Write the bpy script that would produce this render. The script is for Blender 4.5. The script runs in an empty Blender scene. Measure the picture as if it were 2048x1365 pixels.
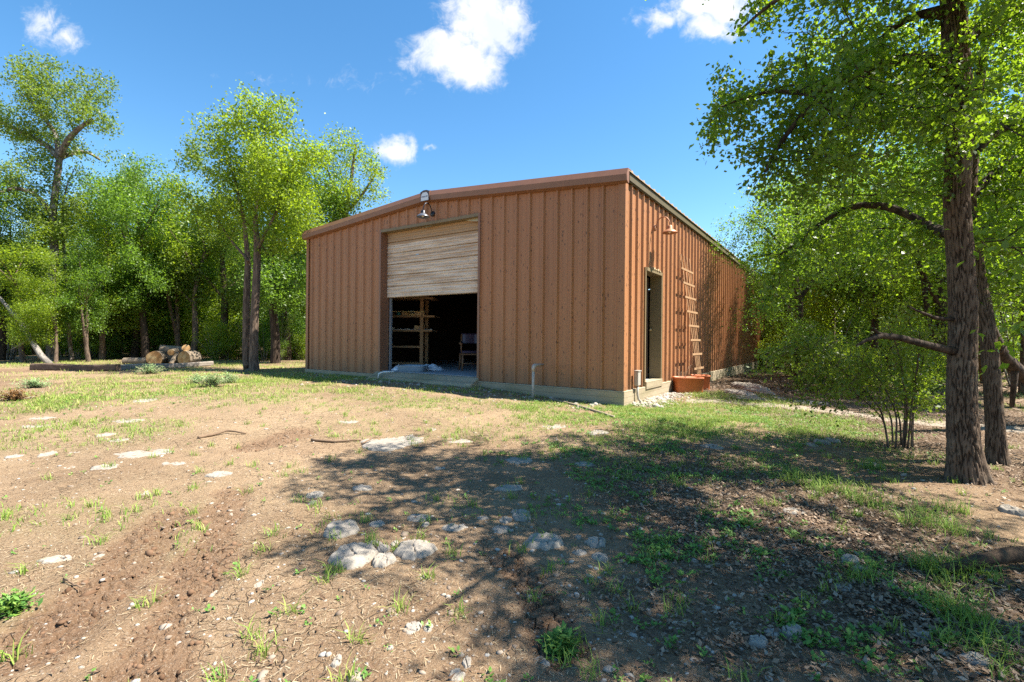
import bpy, math, random
import numpy as np
from mathutils import Vector, Matrix

scene = bpy.context.scene
R = math.radians
random.seed(7)

# ------------------------------------------------------------------ camera
F = 977.0                 # focal length in photograph pixels
CAM_Z = 1.128
HORIZON = 679.0
ROLL = 0.0096
cam_data = bpy.data.cameras.new("camera")
cam = bpy.data.objects.new("camera", cam_data)
scene.collection.objects.link(cam)
cam.location = (0, 0, CAM_Z)
cam.rotation_euler = (R(90), -ROLL, 0)
cam_data.sensor_width = 36
cam_data.lens = F / 2048 * 36
cam_data.shift_y = -(682.5 - HORIZON) / 2048
cam_data.clip_start = 0.05
cam_data.clip_end = 3000
scene.camera = cam

# ------------------------------------------------------------------ light
SUN_EL, SUN_AZ = R(57.5), R(-3)      # azimuth from +X towards +Y
scene.view_settings.view_transform = 'Standard'
scene.view_settings.look = 'None'
scene.view_settings.exposure = 1.7
scene.view_settings.gamma = 1
sun_data = bpy.data.lights.new("sun", 'SUN')
sun_data.energy = 5.0
sun_data.angle = R(0.53)
sun_data.color = (1.0, 0.94, 0.84)
sun = bpy.data.objects.new("sun", sun_data)
scene.collection.objects.link(sun)
sdir = Vector((math.cos(SUN_EL) * math.cos(SUN_AZ), math.cos(SUN_EL) * math.sin(SUN_AZ), math.sin(SUN_EL)))
sun.rotation_euler = sdir.to_track_quat('Z', 'Y').to_euler()
sun.location = sdir * 60

world = bpy.data.worlds.new("World")
scene.world = world
world.use_nodes = True
wt = world.node_tree
wt.nodes.clear()


class NT:
    """small helper round a node tree"""
    def __init__(s, tree):
        s.t = tree

    def n(s, typ, ins=None, **kw):
        nd = s.t.nodes.new(typ)
        for k, v in kw.items():
            setattr(nd, k, v)
        for k, v in (ins or {}).items():
            s.put(nd.inputs[k], v)
        return nd

    def put(s, sock, v):
        if isinstance(v, bpy.types.NodeSocket):
            s.t.links.new(v, sock)
        elif isinstance(v, bpy.types.Node):
            s.t.links.new(v.outputs[0], sock)
        else:
            if isinstance(v, (tuple, list)) and len(v) == 3 and len(getattr(sock, 'default_value', (0,))) == 4:
                v = tuple(v) + (1,)
            sock.default_value = v

    def math(s, op, a, b=0.0, clamp=False):
        return s.n('ShaderNodeMath', {0: a, 1: b}, operation=op, use_clamp=clamp).outputs[0]

    def mix(s, f, a, b, mode='MIX'):
        nd = s.n('ShaderNodeMix', data_type='RGBA', blend_type=mode)
        s.put(nd.inputs[0], f); s.put(nd.inputs[6], a); s.put(nd.inputs[7], b)
        return nd.outputs[2]

    def ramp(s, f, lo, hi, a=0.0, b=1.0):
        return s.n('ShaderNodeMapRange', {0: f, 1: lo, 2: hi, 3: a, 4: b}, interpolation_type='SMOOTHSTEP').outputs[0]

    def noise(s, vec, scale, detail=4, rough=0.55, dist=0.0):
        return s.n('ShaderNodeTexNoise', {'Vector': vec, 'Scale': scale, 'Detail': detail, 'Roughness': rough, 'Distortion': dist}).outputs[0]

    def scale(s, vec, xyz):
        return s.n('ShaderNodeMapping', {'Vector': vec, 'Scale': xyz}).outputs[0]


W = NT(wt)
sky = W.n('ShaderNodeTexSky', sky_type='NISHITA', sun_disc=False, sun_elevation=SUN_EL, sun_rotation=R(90) - SUN_AZ,
          altitude=300, air_density=1.0, dust_density=0.15, ozone_density=2.0)
hsv = W.n('ShaderNodeHueSaturation', {'Hue': 0.494, 'Saturation': 1.25, 'Value': 1.0, 'Color': sky.outputs[0]})
bg_sky = W.n('ShaderNodeBackground', {'Color': hsv.outputs[0], 'Strength': 0.078})
# fair-weather cumulus, laid out by direction on the sky itself
tc = W.n('ShaderNodeTexCoord')
sep = W.n('ShaderNodeSeparateXYZ', {0: tc.outputs['Generated']})
ysafe = W.math('MAXIMUM', sep.outputs[1], 0.05)
u_ = W.math('DIVIDE', sep.outputs[0], ysafe)
w_ = W.math('DIVIDE', sep.outputs[2], ysafe)
uv = W.n('ShaderNodeCombineXYZ', {0: u_, 1: w_, 2: 0.0}).outputs[0]
warp = W.n('ShaderNodeTexNoise', {'Vector': uv, 'Scale': 14.0, 'Detail': 5.0, 'Roughness': 0.6})
uvw = W.n('ShaderNodeVectorMath', {0: uv, 1: W.n('ShaderNodeVectorMath', {0: W.n('ShaderNodeVectorMath', {0: warp.outputs[1], 1: (0.5, 0.5, 0.5)}, operation='SUBTRACT').outputs[0], 1: (0.075, 0.075, 0)}, operation='MULTIPLY').outputs[0]}, operation='ADD').outputs[0]
CLOUDS = [(965, 45, 88, 75, 1.0), (885, 108, 82, 48, 1.0), (932, 135, 72, 50, 1.0), (1012, 40, 48, 62, .9),
          (790, 308, 42, 34, 1.0), (768, 300, 30, 22, .9),
          (1425, 8, 95, 44, 1.0), (1412, 52, 52, 34, .9), (1330, 36, 58, 24, .62), (1268, 36, 16, 22, .3),
          (78, 55, 42, 36, .5), (128, 82, 42, 24, .45), (850, 300, 14, 8, .4), (690, 165, 120, 12, .12),
          (-900, 100, 300, 120, 1), (2600, -100, 300, 100, 1)]
best = None
for cx, cy, rx, ry, amp in CLOUDS:
    d = W.n('ShaderNodeVectorMath', {0: uvw, 1: ((cx - 1024) / F, (HORIZON - cy) / F, 0)}, operation='SUBTRACT').outputs[0]
    d = W.n('ShaderNodeVectorMath', {0: d, 1: (F / rx, F / ry, 0)}, operation='MULTIPLY').outputs[0]
    l = W.n('ShaderNodeVectorMath', {0: d}, operation='LENGTH').outputs['Value']
    v = W.math('MULTIPLY', W.math('SUBTRACT', 1.25, l), amp)
    best = v if best is None else W.math('MAXIMUM', best, v)
fine = W.noise(uv, 26.0, 8, 0.68, 0.5)
body = W.math('ADD', best, W.math('MULTIPLY', W.math('SUBTRACT', fine, 0.5), 1.45))
cov = W.math('MULTIPLY', W.ramp(body, 0.0, 0.85), W.ramp(sep.outputs[1], 0.05, 0.15))
shade = W.ramp(W.noise(uvw, 9.0, 4, 0.6), 0.35, 0.65)
ccol = W.mix(shade, (0.80, 0.86, 0.95), (1.0, 1.0, 1.0))
bg_cloud = W.n('ShaderNodeBackground', {'Color': ccol, 'Strength': 0.36})
wmix = W.n('ShaderNodeMixShader', {0: cov, 1: bg_sky.outputs[0], 2: bg_cloud.outputs[0]})
wo = W.n('ShaderNodeOutputWorld', {'Surface': wmix.outputs[0]})

cy_ = scene.cycles
cy_.use_denoising = False            # keep the grain and the leaf edges
cy_.use_adaptive_sampling = False
cy_.sample_clamp_indirect = 3.0
cy_.max_bounces = 8
cy_.diffuse_bounces = 4
cy_.glossy_bounces = 2
cy_.transmission_bounces = 5
cy_.caustics_reflective = False
cy_.caustics_refractive = False

# ------------------------------------------------------------------ numeric helpers
def _perm(seed):
    r = np.random.RandomState(seed)
    p = r.permutation(512)
    a = r.rand(512) * 2 * np.pi
    return np.concatenate([p, p]), np.cos(a), np.sin(a)


def perlin(x, y, seed=0):
    p, gx, gy = _perm(seed)
    x = np.asarray(x, float); y = np.asarray(y, float)
    xi = np.floor(x).astype(int); yi = np.floor(y).astype(int)
    xf = x - xi; yf = y - yi
    def g(ix, iy, dx, dy):
        h = p[(p[ix & 511] + iy) & 511]
        return gx[h] * dx + gy[h] * dy
    u = xf * xf * xf * (xf * (xf * 6 - 15) + 10)
    v = yf * yf * yf * (yf * (yf * 6 - 15) + 10)
    a = g(xi, yi, xf, yf); b = g(xi + 1, yi, xf - 1, yf)
    c = g(xi, yi + 1, xf, yf - 1); d = g(xi + 1, yi + 1, xf - 1, yf - 1)
    return (a + u * (b - a)) * (1 - v) + (c + u * (d - c)) * v


def fbm(x, y, seed=0, oct=4, gain=0.5):
    s = 0; a = 1.0
    for i in range(oct):
        s = s + a * perlin(np.asarray(x) * 2 ** i, np.asarray(y) * 2 ** i, seed + i * 13)
        a *= gain
    return s


def worley(x, y, seed=0, per=256):
    """F1, F2 and a cell value"""
    xi = np.floor(x).astype(int); yi = np.floor(y).astype(int)
    f1 = np.full(x.shape, 9.0); f2 = f1.copy(); cv = np.zeros(x.shape)
    r = np.random.RandomState(seed)
    jx = r.rand(256, 256); jy = r.rand(256, 256); jv = r.rand(256, 256)
    for ox in (-1, 0, 1):
        for oy in (-1, 0, 1):
            cx = xi + ox; cy = yi + oy
            d = np.hypot(cx + jx[cx % per, cy & 255] - x, cy + jy[cx % per, cy & 255] - y)
            near = d < f1
            f2 = np.where(near, f1, np.minimum(f2, d))
            cv = np.where(near, jv[cx % per, cy & 255], cv)
            f1 = np.where(near, d, f1)
    return f1, f2, cv


def sstep(a, b, x):
    t = np.clip((np.asarray(x, float) - a) / (b - a), 0, 1)
    return t * t * (3 - 2 * t)


def terrain(x, y):
    """the broad lie of the land"""
    x = np.asarray(x, float); y = np.asarray(y, float)
    z = 0.155 * sstep(0, 3.4, 1.9 - x) * sstep(2.5, 9.5, y)
    z = z - 0.10 * sstep(3, 9, x) * sstep(10, 24, y)
    z = z + 0.012 * np.clip(y - 22, 0, 60) * sstep(-2, -14, x) * 0.6
    return z


def unroll(px, py):
    dx = px - 1024.0; dy = py - HORIZON
    return dx + ROLL * dy, dy - ROLL * dx


def gp(px, py):
    """ground point seen at a place in the photograph"""
    dx, dy = unroll(px, py)
    z = 0.0
    for _ in range(12):
        Y = (CAM_Z - z) * F / max(dy, 4)
        X = dx / F * Y
        z = float(terrain(X, Y))
    return Vector((X, Y, z))


def at(px, py, Y):
    dx, dy = unroll(px, py)
    return Vector((dx / F * Y, Y, CAM_Z - dy / F * Y))


# tyre ruts and other worked earth, as world polylines (x, y, half width)
def line_world(pts):
    return np.array([gp(*p)[:2] for p in pts])

RUTS = [(line_world([(250, 1420), (345, 1240), (410, 1110), (440, 1040), (470, 985)]), 0.13),
        (line_world([(-160, 1365), (70, 1290), (200, 1180), (290, 1090), (330, 1040)]), 0.15),
        (line_world([(505, 895), (560, 880), (600, 868)]), 0.22),
        (line_world([(1120, 1290), (1060, 1180), (1020, 1120)]), 0.10)]


def seg_dist(x, y, P):
    d = np.full(x.shape, 1e9)
    for a, b in zip(P[:-1], P[1:]):
        ab = b - a
        t = np.clip(((x - a[0]) * ab[0] + (y - a[1]) * ab[1]) / (ab @ ab), 0, 1)
        d = np.minimum(d, np.hypot(x - a[0] - t * ab[0], y - a[1] - t * ab[1]))
    return d


def mud_mask(x, y):
    m = np.zeros(x.shape)
    wob = 0.10 * fbm(x * 2.2, y * 2.2, 71, 3)
    for P, w in RUTS:
        d = seg_dist(x, y, P) + wob
        m = np.maximum(m, 1 - sstep(w * 0.55, w * 1.25, d))
    return m


def relief(x, y):
    """small relief on top of the lie of the land"""
    x = np.asarray(x, float); y = np.asarray(y, float)
    r = np.hypot(x, y)
    near = 1 - sstep(14, 30, r)
    z = 0.030 * fbm(x * 0.55, y * 0.55, 3, 3)
    z = z + near * (0.012 * fbm(x * 2.6, y * 2.6, 9, 3) + 0.0065 * fbm(x * 10, y * 10, 21, 3))
    m = mud_mask(x, y)
    idx = np.where((m > 0.01) & (r < 12))
    if len(idx[0]):
        xx, yy = x[idx], y[idx]
        c, s = math.cos(0.6), math.sin(0.6)
        wx = 0.35 * fbm(xx * 6, yy * 6, 41, 2); wy = 0.35 * fbm(xx * 6, yy * 6, 57, 2)
        f1, f2, cv = worley((xx * c + yy * s) * 11 + wx, (-xx * s + yy * c) * 21 + wy, 5)
        chunk = (cv - 0.40) * 0.026 * sstep(0.02, 0.14, f2 - f1) * (0.4 + 0.6 * (cv > .45)) - 0.016 * (1 - sstep(0.0, 0.10, f2 - f1))
        z[idx] += m[idx] * (chunk - 0.012)
    return z


def H(x, y):
    x = np.atleast_1d(np.asarray(x, float)); y = np.atleast_1d(np.asarray(y, float))
    return terrain(x, y) + relief(x, y)


def H1(x, y):
    return float(H(x, y)[0])

# ------------------------------------------------------------------ object helpers
def link(o):
    scene.collection.objects.link(o)
    return o


def tag(o, label=None, cat=None, group=None, kind=None):
    if label: o['label'] = label
    if cat: o['category'] = cat
    if group: o['group'] = group
    if kind: o['kind'] = kind
    return o


def thing(name, label, cat, loc=(0, 0, 0), rotz=0.0, group=None):
    o = link(bpy.data.objects.new(name, None))
    o.empty_display_size = 0.1
    o.location = loc
    o.rotation_euler = (0, 0, rotz)
    return tag(o, label, cat, group)


def np_mesh(name, verts, faces, mat=None, attrs=None, smooth=False):
    """verts (N,3), faces: list of (M,k) index arrays"""
    me = bpy.data.meshes.new(name)
    verts = np.ascontiguousarray(verts, dtype=np.float32)
    if not isinstance(faces, (list, tuple)):
        faces = [faces]
    faces = [f for f in faces if len(f)]
    loops = np.concatenate([f.ravel() for f in faces]).astype(np.int32)
    tot = np.concatenate([np.full(len(f), f.shape[1]) for f in faces]).astype(np.int32)
    start = np.concatenate([[0], np.cumsum(tot)[:-1]]).astype(np.int32)
    me.vertices.add(len(verts)); me.vertices.foreach_set('co', verts.ravel())
    me.loops.add(len(loops)); me.loops.foreach_set('vertex_index', loops)
    me.polygons.add(len(tot)); me.polygons.foreach_set('loop_start', start)
    try:
        me.polygons.foreach_set('loop_total', tot)
    except Exception:
        pass
    me.update(calc_edges=True)
    for k, v in (attrs or {}).items():
        a = me.attributes.new(k, 'FLOAT', 'POINT')
        a.data.foreach_set('value', np.ascontiguousarray(v, dtype=np.float32))
    if smooth:
        me.polygons.foreach_set('use_smooth', np.ones(len(tot), dtype=bool))
    if mat: me.materials.append(mat)
    me.validate()
    return me


def put(name, me, parent=None, loc=None):
    o = link(bpy.data.objects.new(name, me))
    if parent: o.parent = parent
    if loc is not None: o.location = loc
    return o


class MB:
    """collects shapes that make one mesh"""
    def __init__(s):
        s.v = []; s.f = []

    def add(s, vs, fs):
        b = len(s.v)
        s.v += [tuple(v) for v in vs]
        s.f += [tuple(i + b for i in f) for f in fs]
        return s

    def box(s, x0, y0, z0, x1, y1, z1):
        vs = [(x0, y0, z0), (x1, y0, z0), (x1, y1, z0), (x0, y1, z0), (x0, y0, z1), (x1, y0, z1), (x1, y1, z1), (x0, y1, z1)]
        return s.add(vs, [(0, 3, 2, 1), (4, 5, 6, 7), (0, 1, 5, 4), (1, 2, 6, 5), (2, 3, 7, 6), (3, 0, 4, 7)])

    def bar(s, a, b, w, h, up=(0, 0, 1)):
        """box beam between two points"""
        a, b, up = Vector(a), Vector(b), Vector(up)
        d = (b - a).normalized()
        sx = d.cross(up)
        if sx.length < 1e-4: sx = d.cross(Vector((1, 0, 0)))
        sx.normalize(); sz = sx.cross(d)
        vs = []
        for p in (a, b):
            for i, j in ((-1, -1), (1, -1), (1, 1), (-1, 1)):
                vs.append(p + sx * (i * w / 2) + sz * (j * h / 2))
        return s.add(vs, [(0, 1, 2, 3), (7, 6, 5, 4), (0, 4, 5, 1), (1, 5, 6, 2), (2, 6, 7, 3), (3, 7, 4, 0)])

    def tube(s, path, rad, n=8, cap=True, noise=0.0):
        path = [Vector(p) for p in path]
        if not hasattr(rad, '__len__'): rad = [rad] * len(path)
        vs = []; fs = []
        prev = None
        for i, p in enumerate(path):
            d = (path[min(i + 1, len(path) - 1)] - path[max(i - 1, 0)]).normalized()
            if prev is None:
                ref = Vector((0, 0, 1)) if abs(d.z) < 0.8 else Vector((1, 0, 0))
                x = d.cross(ref).normalized()
            else:
                x = (prev - d * prev.dot(d)).normalized()
            prev = x
            y = d.cross(x)
            for k in range(n):
                a = 2 * math.pi * k / n
                r = rad[i] * (1 + noise * (random.random() - 0.5))
                vs.append(p + x * (math.cos(a) * r) + y * (math.sin(a) * r))
        m = len(path)
        for i in range(m - 1):
            for k in range(n):
                k2 = (k + 1) % n
                fs.append((i * n + k, i * n + k2, (i + 1) * n + k2, (i + 1) * n + k))
        if cap:
            fs.append(tuple(range(n - 1, -1, -1)))
            fs.append(tuple((m - 1) * n + k for k in range(n)))
        return s.add(vs, fs)

    def lathe(s, prof, n=24, c=(0, 0, 0), cap=False):
        vs = []; fs = []
        for r, z in prof:
            for k in range(n):
                a = 2 * math.pi * k / n
                vs.append((c[0] + r * math.cos(a), c[1] + r * math.sin(a), c[2] + z))
        for i in range(len(prof) - 1):
            for k in range(n):
                k2 = (k + 1) % n
                fs.append((i * n + k, i * n + k2, (i + 1) * n + k2, (i + 1) * n + k))
        if cap:
            fs.append(tuple(range(n - 1, -1, -1)))
            fs.append(tuple((len(prof) - 1) * n + k for k in range(n)))
        return s.add(vs, fs)

    def prism(s, poly, a, b):
        """polygon (list of points as (p,q) with a function to 3-D) swept between frames a and b"""
        n = len(poly)
        vs = [a(p) for p in poly] + [b(p) for p in poly]
        fs = [(i, (i + 1) % n, n + (i + 1) % n, n + i) for i in range(n)]
        fs += [tuple(range(n - 1, -1, -1)), tuple(range(n, 2 * n))]
        return s.add(vs, fs)

    def build(s, name, mat, parent=None, smooth=False, bevel=0.0):
        me = bpy.data.meshes.new(name)
        me.from_pydata([tuple(v) for v in s.v], [], s.f)
        me.update()
        if smooth:
            me.polygons.foreach_set('use_smooth', np.ones(len(me.polygons), dtype=bool))
        if mat: me.materials.append(mat)
        o = put(name, me, parent)
        if bevel:
            b = o.modifiers.new("bevel", 'BEVEL')
            b.width = bevel; b.segments = 2; b.limit_method = 'ANGLE'; b.angle_limit = R(40)
        return o

# ------------------------------------------------------------------ materials
def material(name):
    m = bpy.data.materials.new(name)
    m.use_nodes = True
    m.node_tree.nodes.clear()
    k = NT(m.node_tree)
    k.mat = m
    k.out = k.n('ShaderNodeOutputMaterial')
    k.obj = k.n('ShaderNodeTexCoord').outputs['Object']
    return k


def finish(k, color, rough=0.7, spec=0.3, bump=None, bump_d=0.01, metal=0.0, bump_s=1.0):
    ins = {'Base Color': color, 'Roughness': rough, 'Specular IOR Level': spec, 'Metallic': metal}
    b = k.n('ShaderNodeBsdfPrincipled', ins)
    if bump is not None:
        bn = k.n('ShaderNodeBump', {'Height': bump, 'Distance': bump_d, 'Strength': bump_s})
        k.t.links.new(bn.outputs[0], b.inputs['Normal'])
    k.put(k.out.inputs[0], b)
    return k.mat


def simple(name, col, rough=0.7, spec=0.3, var=0.15, sc=8.0, metal=0.0, bump=0.0):
    k = material(name)
    nz = k.noise(k.obj, sc, 5, 0.6)
    c = k.mix(nz, tuple(v * (1 - var) for v in col), tuple(min(1, v * (1 + var)) for v in col))
    return finish(k, c, rough, spec, nz if bump else None, bump, metal)


def attr(k, name):
    return k.n('ShaderNodeAttribute', attribute_name=name, attribute_type='GEOMETRY').outputs['Fac']


def leaf_material(name, dark, light, trans, tw=0.45, spec=0.35):
    k = material(name)
    v = attr(k, 'var')
    c = k.mix(v, dark, light)
    t = k.mix(v, tuple(x * 0.75 for x in trans), trans)
    b = k.n('ShaderNodeBsdfPrincipled', {'Base Color': c, 'Roughness': 0.46, 'Specular IOR Level': spec * .8})
    tr = k.n('ShaderNodeBsdfTranslucent', {'Color': t})
    mx = k.n('ShaderNodeMixShader', {0: tw, 1: b.outputs[0], 2: tr.outputs[0]})
    k.put(k.out.inputs[0], mx)
    return k.mat


def bark_material(name, a, b, sc=9.0, depth=0.02, pale=None):
    k = material(name)
    st = k.scale(k.obj, (1, 1, 0.18))
    n1 = k.noise(st, sc * 2.2, 6, 0.65, 0.4)
    n2 = k.noise(k.obj, 2.5, 3, 0.5)
    f = k.ramp(n1, 0.35, 0.68)
    c = k.mix(f, a, b)
    if pale:
        c = k.mix(k.ramp(k.noise(k.obj, 5, 4, 0.6), 0.52, 0.66), c, pale)
    c = k.mix(k.math('MULTIPLY', n2, 0.35), c, tuple(x * 0.6 for x in a))
    return finish(k, c, 0.9, 0.15, n1, depth)
# ------------------------------------------------------------------ ground
def blob_field(x, y, blobs):
    f = np.zeros(np.shape(x))
    for px, py, rx, ry, a in blobs:
        c = gp(px, py)
        r1 = gp(px, py - ry).y; r2 = gp(px, py + ry).y
        cy = (r1 + r2) / 2; sy = max((r1 - r2) / 2, 0.1); sx = rx / F * c.y
        d = np.hypot((x - c.x) / sx, (y - cy) / sy)
        f = np.maximum(f, a * (1 - sstep(0.55, 1.25, d)))
    return f


GRASS = [(1330, 838, 200, 40, 1.0), (1530, 850, 230, 42, 1.0), (1230, 905, 200, 40, .3), (1120, 830, 130, 26, .75), (1450, 945, 220, 35, .15),
         (1700, 985, 160, 40, .15), (1930, 1050, 150, 60, .12), (1760, 905, 160, 30, .2), (180, 790, 280, 36, .42), (50, 815, 130, 60, .6),
         (420, 770, 120, 24, .7), (330, 752, 330, 16, .4), (640, 755, 120, 10, .8), (820, 800, 320, 28, .34), (900, 860, 300, 30, .22), (560, 790, 240, 26, .4), (1040, 1015, 260, 50, .08), (20, 1240, 60, 40, .35),
         (180, 1040, 260, 45, .25), (620, 1060, 120, 60, .12), (1690, 730, 300, 18, .35), (200, 729, 460, 9, .8), (600, 735, 60, 10, .8), (1480, 800, 110, 16, .8), (120, 870, 240, 40, .4), (350, 1090, 90, 40, .3)]
WEEDS = [(1300, 990, 260, 80, .5), (1480, 1100, 300, 120, .55), (1700, 1200, 330, 140, .6), (1930, 1260, 240, 120, .7), (1150, 920, 170, 40, .6), (1450, 900, 330, 50, .6),
         (1330, 838, 220, 40, .8), (1560, 850, 220, 40, .8), (1250, 1300, 160, 80, .25), (20, 1220, 70, 45, .25), (150, 800, 250, 40, .4)]
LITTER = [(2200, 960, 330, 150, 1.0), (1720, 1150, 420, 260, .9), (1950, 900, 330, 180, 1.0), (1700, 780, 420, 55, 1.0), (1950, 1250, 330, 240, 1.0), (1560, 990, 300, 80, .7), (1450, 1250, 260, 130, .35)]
DRY = [(200, 880, 420, 110, 1), (330, 1000, 400, 90, .8), (800, 830, 420, 60, .8), (120, 1120, 330, 120, .9), (900, 960, 420, 70, .45), (560, 1200, 400, 140, .3)]


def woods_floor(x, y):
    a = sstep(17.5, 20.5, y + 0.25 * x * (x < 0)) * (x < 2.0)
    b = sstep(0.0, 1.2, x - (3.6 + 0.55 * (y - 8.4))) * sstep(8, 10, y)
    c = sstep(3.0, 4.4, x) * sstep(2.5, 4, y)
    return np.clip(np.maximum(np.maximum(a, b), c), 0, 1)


def grass_field(x, y):
    g = blob_field(x, y, GRASS) * (0.55 + 0.9 * fbm(x * 1.1, y * 1.1, 101, 3))
    g = np.maximum(g, 0.30 * sstep(0.05, 0.5, fbm(x * 0.5, y * 0.5, 117, 3)) * (np.hypot(x, y) > 9))
    return np.clip(g, 0, 1) * (1 - 0.8 * mud_mask(x, y))


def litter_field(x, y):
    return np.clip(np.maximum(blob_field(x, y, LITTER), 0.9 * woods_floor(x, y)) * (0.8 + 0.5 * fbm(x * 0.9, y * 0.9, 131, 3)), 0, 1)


k = material("earth")
gl, gg, gm, gd = attr(k, 'litter'), attr(k, 'grass'), attr(k, 'mud'), attr(k, 'dry')
n_big = k.noise(k.obj, 0.55, 4, 0.6)
n_mid = k.noise(k.obj, 4.0, 5, 0.65)
n_fine = k.noise(k.obj, 55.0, 5, 0.7)
n_grit = k.noise(k.obj, 120.0, 4, 0.7)
c = k.mix(k.ramp(n_big, 0.34, 0.66), (0.180, 0.115, 0.068), (0.305, 0.210, 0.128))
c = k.mix(k.ramp(k.noise(k.obj, 1.7, 5, 0.65), 0.52, 0.72, 0, 0.5), c, (0.15, 0.098, 0.062))
c = k.mix(k.ramp(n_mid, 0.42, 0.72, 0, 0.55), c, (0.145, 0.088, 0.05))
c = k.mix(k.math('MULTIPLY', gd, k.ramp(n_fine, 0.35, 0.6, 0.05, 0.55)), c, (0.317, 0.234, 0.140))
c = k.mix(k.math('MULTIPLY', gm, 0.7), c, (0.165, 0.098, 0.058))
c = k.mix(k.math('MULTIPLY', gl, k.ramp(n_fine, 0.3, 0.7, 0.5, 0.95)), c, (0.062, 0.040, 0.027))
c = k.mix(k.math('MULTIPLY', gg, k.ramp(n_fine, 0.3, 0.65, 0.2, 0.75)), c, (0.20, 0.23, 0.065))
c = k.mix(k.ramp(n_grit, 0.54, 0.70, 0, 0.8), c, (0.393, 0.326, 0.250))
c = k.mix(k.ramp(n_grit, 0.46, 0.30, 0, 0.75), c, (0.090, 0.056, 0.038))
vec = k.n('ShaderNodeMixRGB', {0: 0.12, 1: k.obj, 2: k.n('ShaderNodeTexNoise', {'Vector': k.obj, 'Scale': 9.0}).outputs[1]}).outputs[0]
vor = k.n('ShaderNodeTexVoronoi', {'Vector': vec, 'Scale': 9.5}, feature='DISTANCE_TO_EDGE').outputs['Distance']
crk = k.math('MULTIPLY', k.ramp(vor, 0.035, 0.004), k.ramp(k.noise(k.obj, 1.3, 3), 0.44, 0.6))
crk = k.math('MULTIPLY', crk, k.math('SUBTRACT', 1.0, gl, True))
c = k.mix(k.math('MULTIPLY', crk, 0.38), c, (0.052, 0.030, 0.018))
hgt = k.math('ADD', k.math('ADD', k.math('MULTIPLY', n_fine, 0.6), k.math('MULTIPLY', n_grit, 0.25)), k.math('MULTIPLY', crk, -0.4))
hgt = k.math('ADD', hgt, k.math('MULTIPLY', n_mid, 0.8))
MAT_EARTH = finish(k, c, 0.95, 0.12, hgt, 0.032)

ang = np.concatenate([np.linspace(R(26), R(154), 1000, endpoint=False), np.linspace(R(154), R(386), 110, endpoint=False)])
rad = np.concatenate([[0.3], np.geomspace(0.75, 16, 760), np.geomspace(16.2, 1500, 190)])
A_, R_ = np.meshgrid(ang, rad)
gx = (R_ * np.cos(A_)).ravel(); gy = (R_ * np.sin(A_)).ravel()
gz = H(gx, gy)
# tuck the ground below the slab of the building
BW, BL = 9.12, 20.8                      # building width and length
BC = Vector((1.909, 8.42, 0)); UX = Vector((.829, -.559, 0)); UY = Vector((.559, .829, 0))
lx = (gx - BC.x) * UX.x + (gy - BC.y) * UX.y
ly = (gx - BC.x) * UY.x + (gy - BC.y) * UY.y
inside = (lx > -BW + .15) & (lx < -.15) & (ly > .15) & (ly < BL - .15)
gz[inside] = -0.3
na, nr = len(ang), len(rad)
i0 = (np.arange(nr - 1)[:, None] * na + np.arange(na)[None]).ravel()
i1 = (np.arange(nr - 1)[:, None] * na + (np.arange(na)[None] + 1) % na).ravel()
quads = np.stack([i0, i1, i1 + na, i0 + na], 1)
cap = np.arange(na)[None, ::-1]
near = np.hypot(gx, gy) < 40
att = {}
for nm, fn in (('litter', litter_field), ('grass', grass_field), ('mud', mud_mask), ('dry', lambda a, b: blob_field(a, b, DRY))):
    v = np.zeros(gx.shape); v[near] = fn(gx[near], gy[near])
    if nm == 'litter': v[~near] = .7
    att[nm] = v
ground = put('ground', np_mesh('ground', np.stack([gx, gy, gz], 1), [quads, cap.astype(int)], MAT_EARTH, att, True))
tag(ground, 'bare reddish dirt clearing with pale rock showing through', None, None, 'structure')

# pale dirt path beyond the green patch
k = material("path_dirt")
pn = k.noise(k.obj, 14, 5, 0.65)
c = k.mix(pn, (0.186, 0.149, 0.112), (0.341, 0.291, 0.229))
MAT_PATH = finish(k, c, 0.95, 0.1, pn, 0.02)
pp = [gp(*p) for p in [(1372, 800), (1450, 804), (1560, 813), (1680, 826), (1800, 842), (1920, 851), (2060, 862), (2300, 880)]]
pts = []
for a, b in zip(pp[:-1], pp[1:]):
    for t in np.linspace(0, 1, 14, endpoint=False): pts.append(a.lerp(b, t))
vs = []; fs = []
for i, p in enumerate(pts):
    q = pts[min(i + 1, len(pts) - 1)] - pts[max(i - 1, 0)]
    nrm = Vector((-q.y, q.x, 0)).normalized()
    hw = 0.34 + 0.16 * float(perlin(i * .31, 2.2, 8)); off = 0.14 * float(perlin(i * .17, 7.7, 9))
    for j in range(7):
        s = off + hw * (j / 3 - 1) * (1 + 0.25 * float(perlin(i * .7, j * 3.1, 10)))
        w = p + nrm * s
        vs.append((w.x, w.y, H1(w.x, w.y) + (0.008 if 0 < j < 6 else -0.012)))
for i in range(len(pts) - 1):
    for j in range(6): fs.append((i * 7 + j, i * 7 + j + 1, i * 7 + j + 8, i * 7 + j + 7))
tag(put('path', np_mesh('path', np.array(vs), np.array(fs), MAT_PATH, None, True)), 'pale worn dirt path past the green patch', None, None, 'structure')

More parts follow.
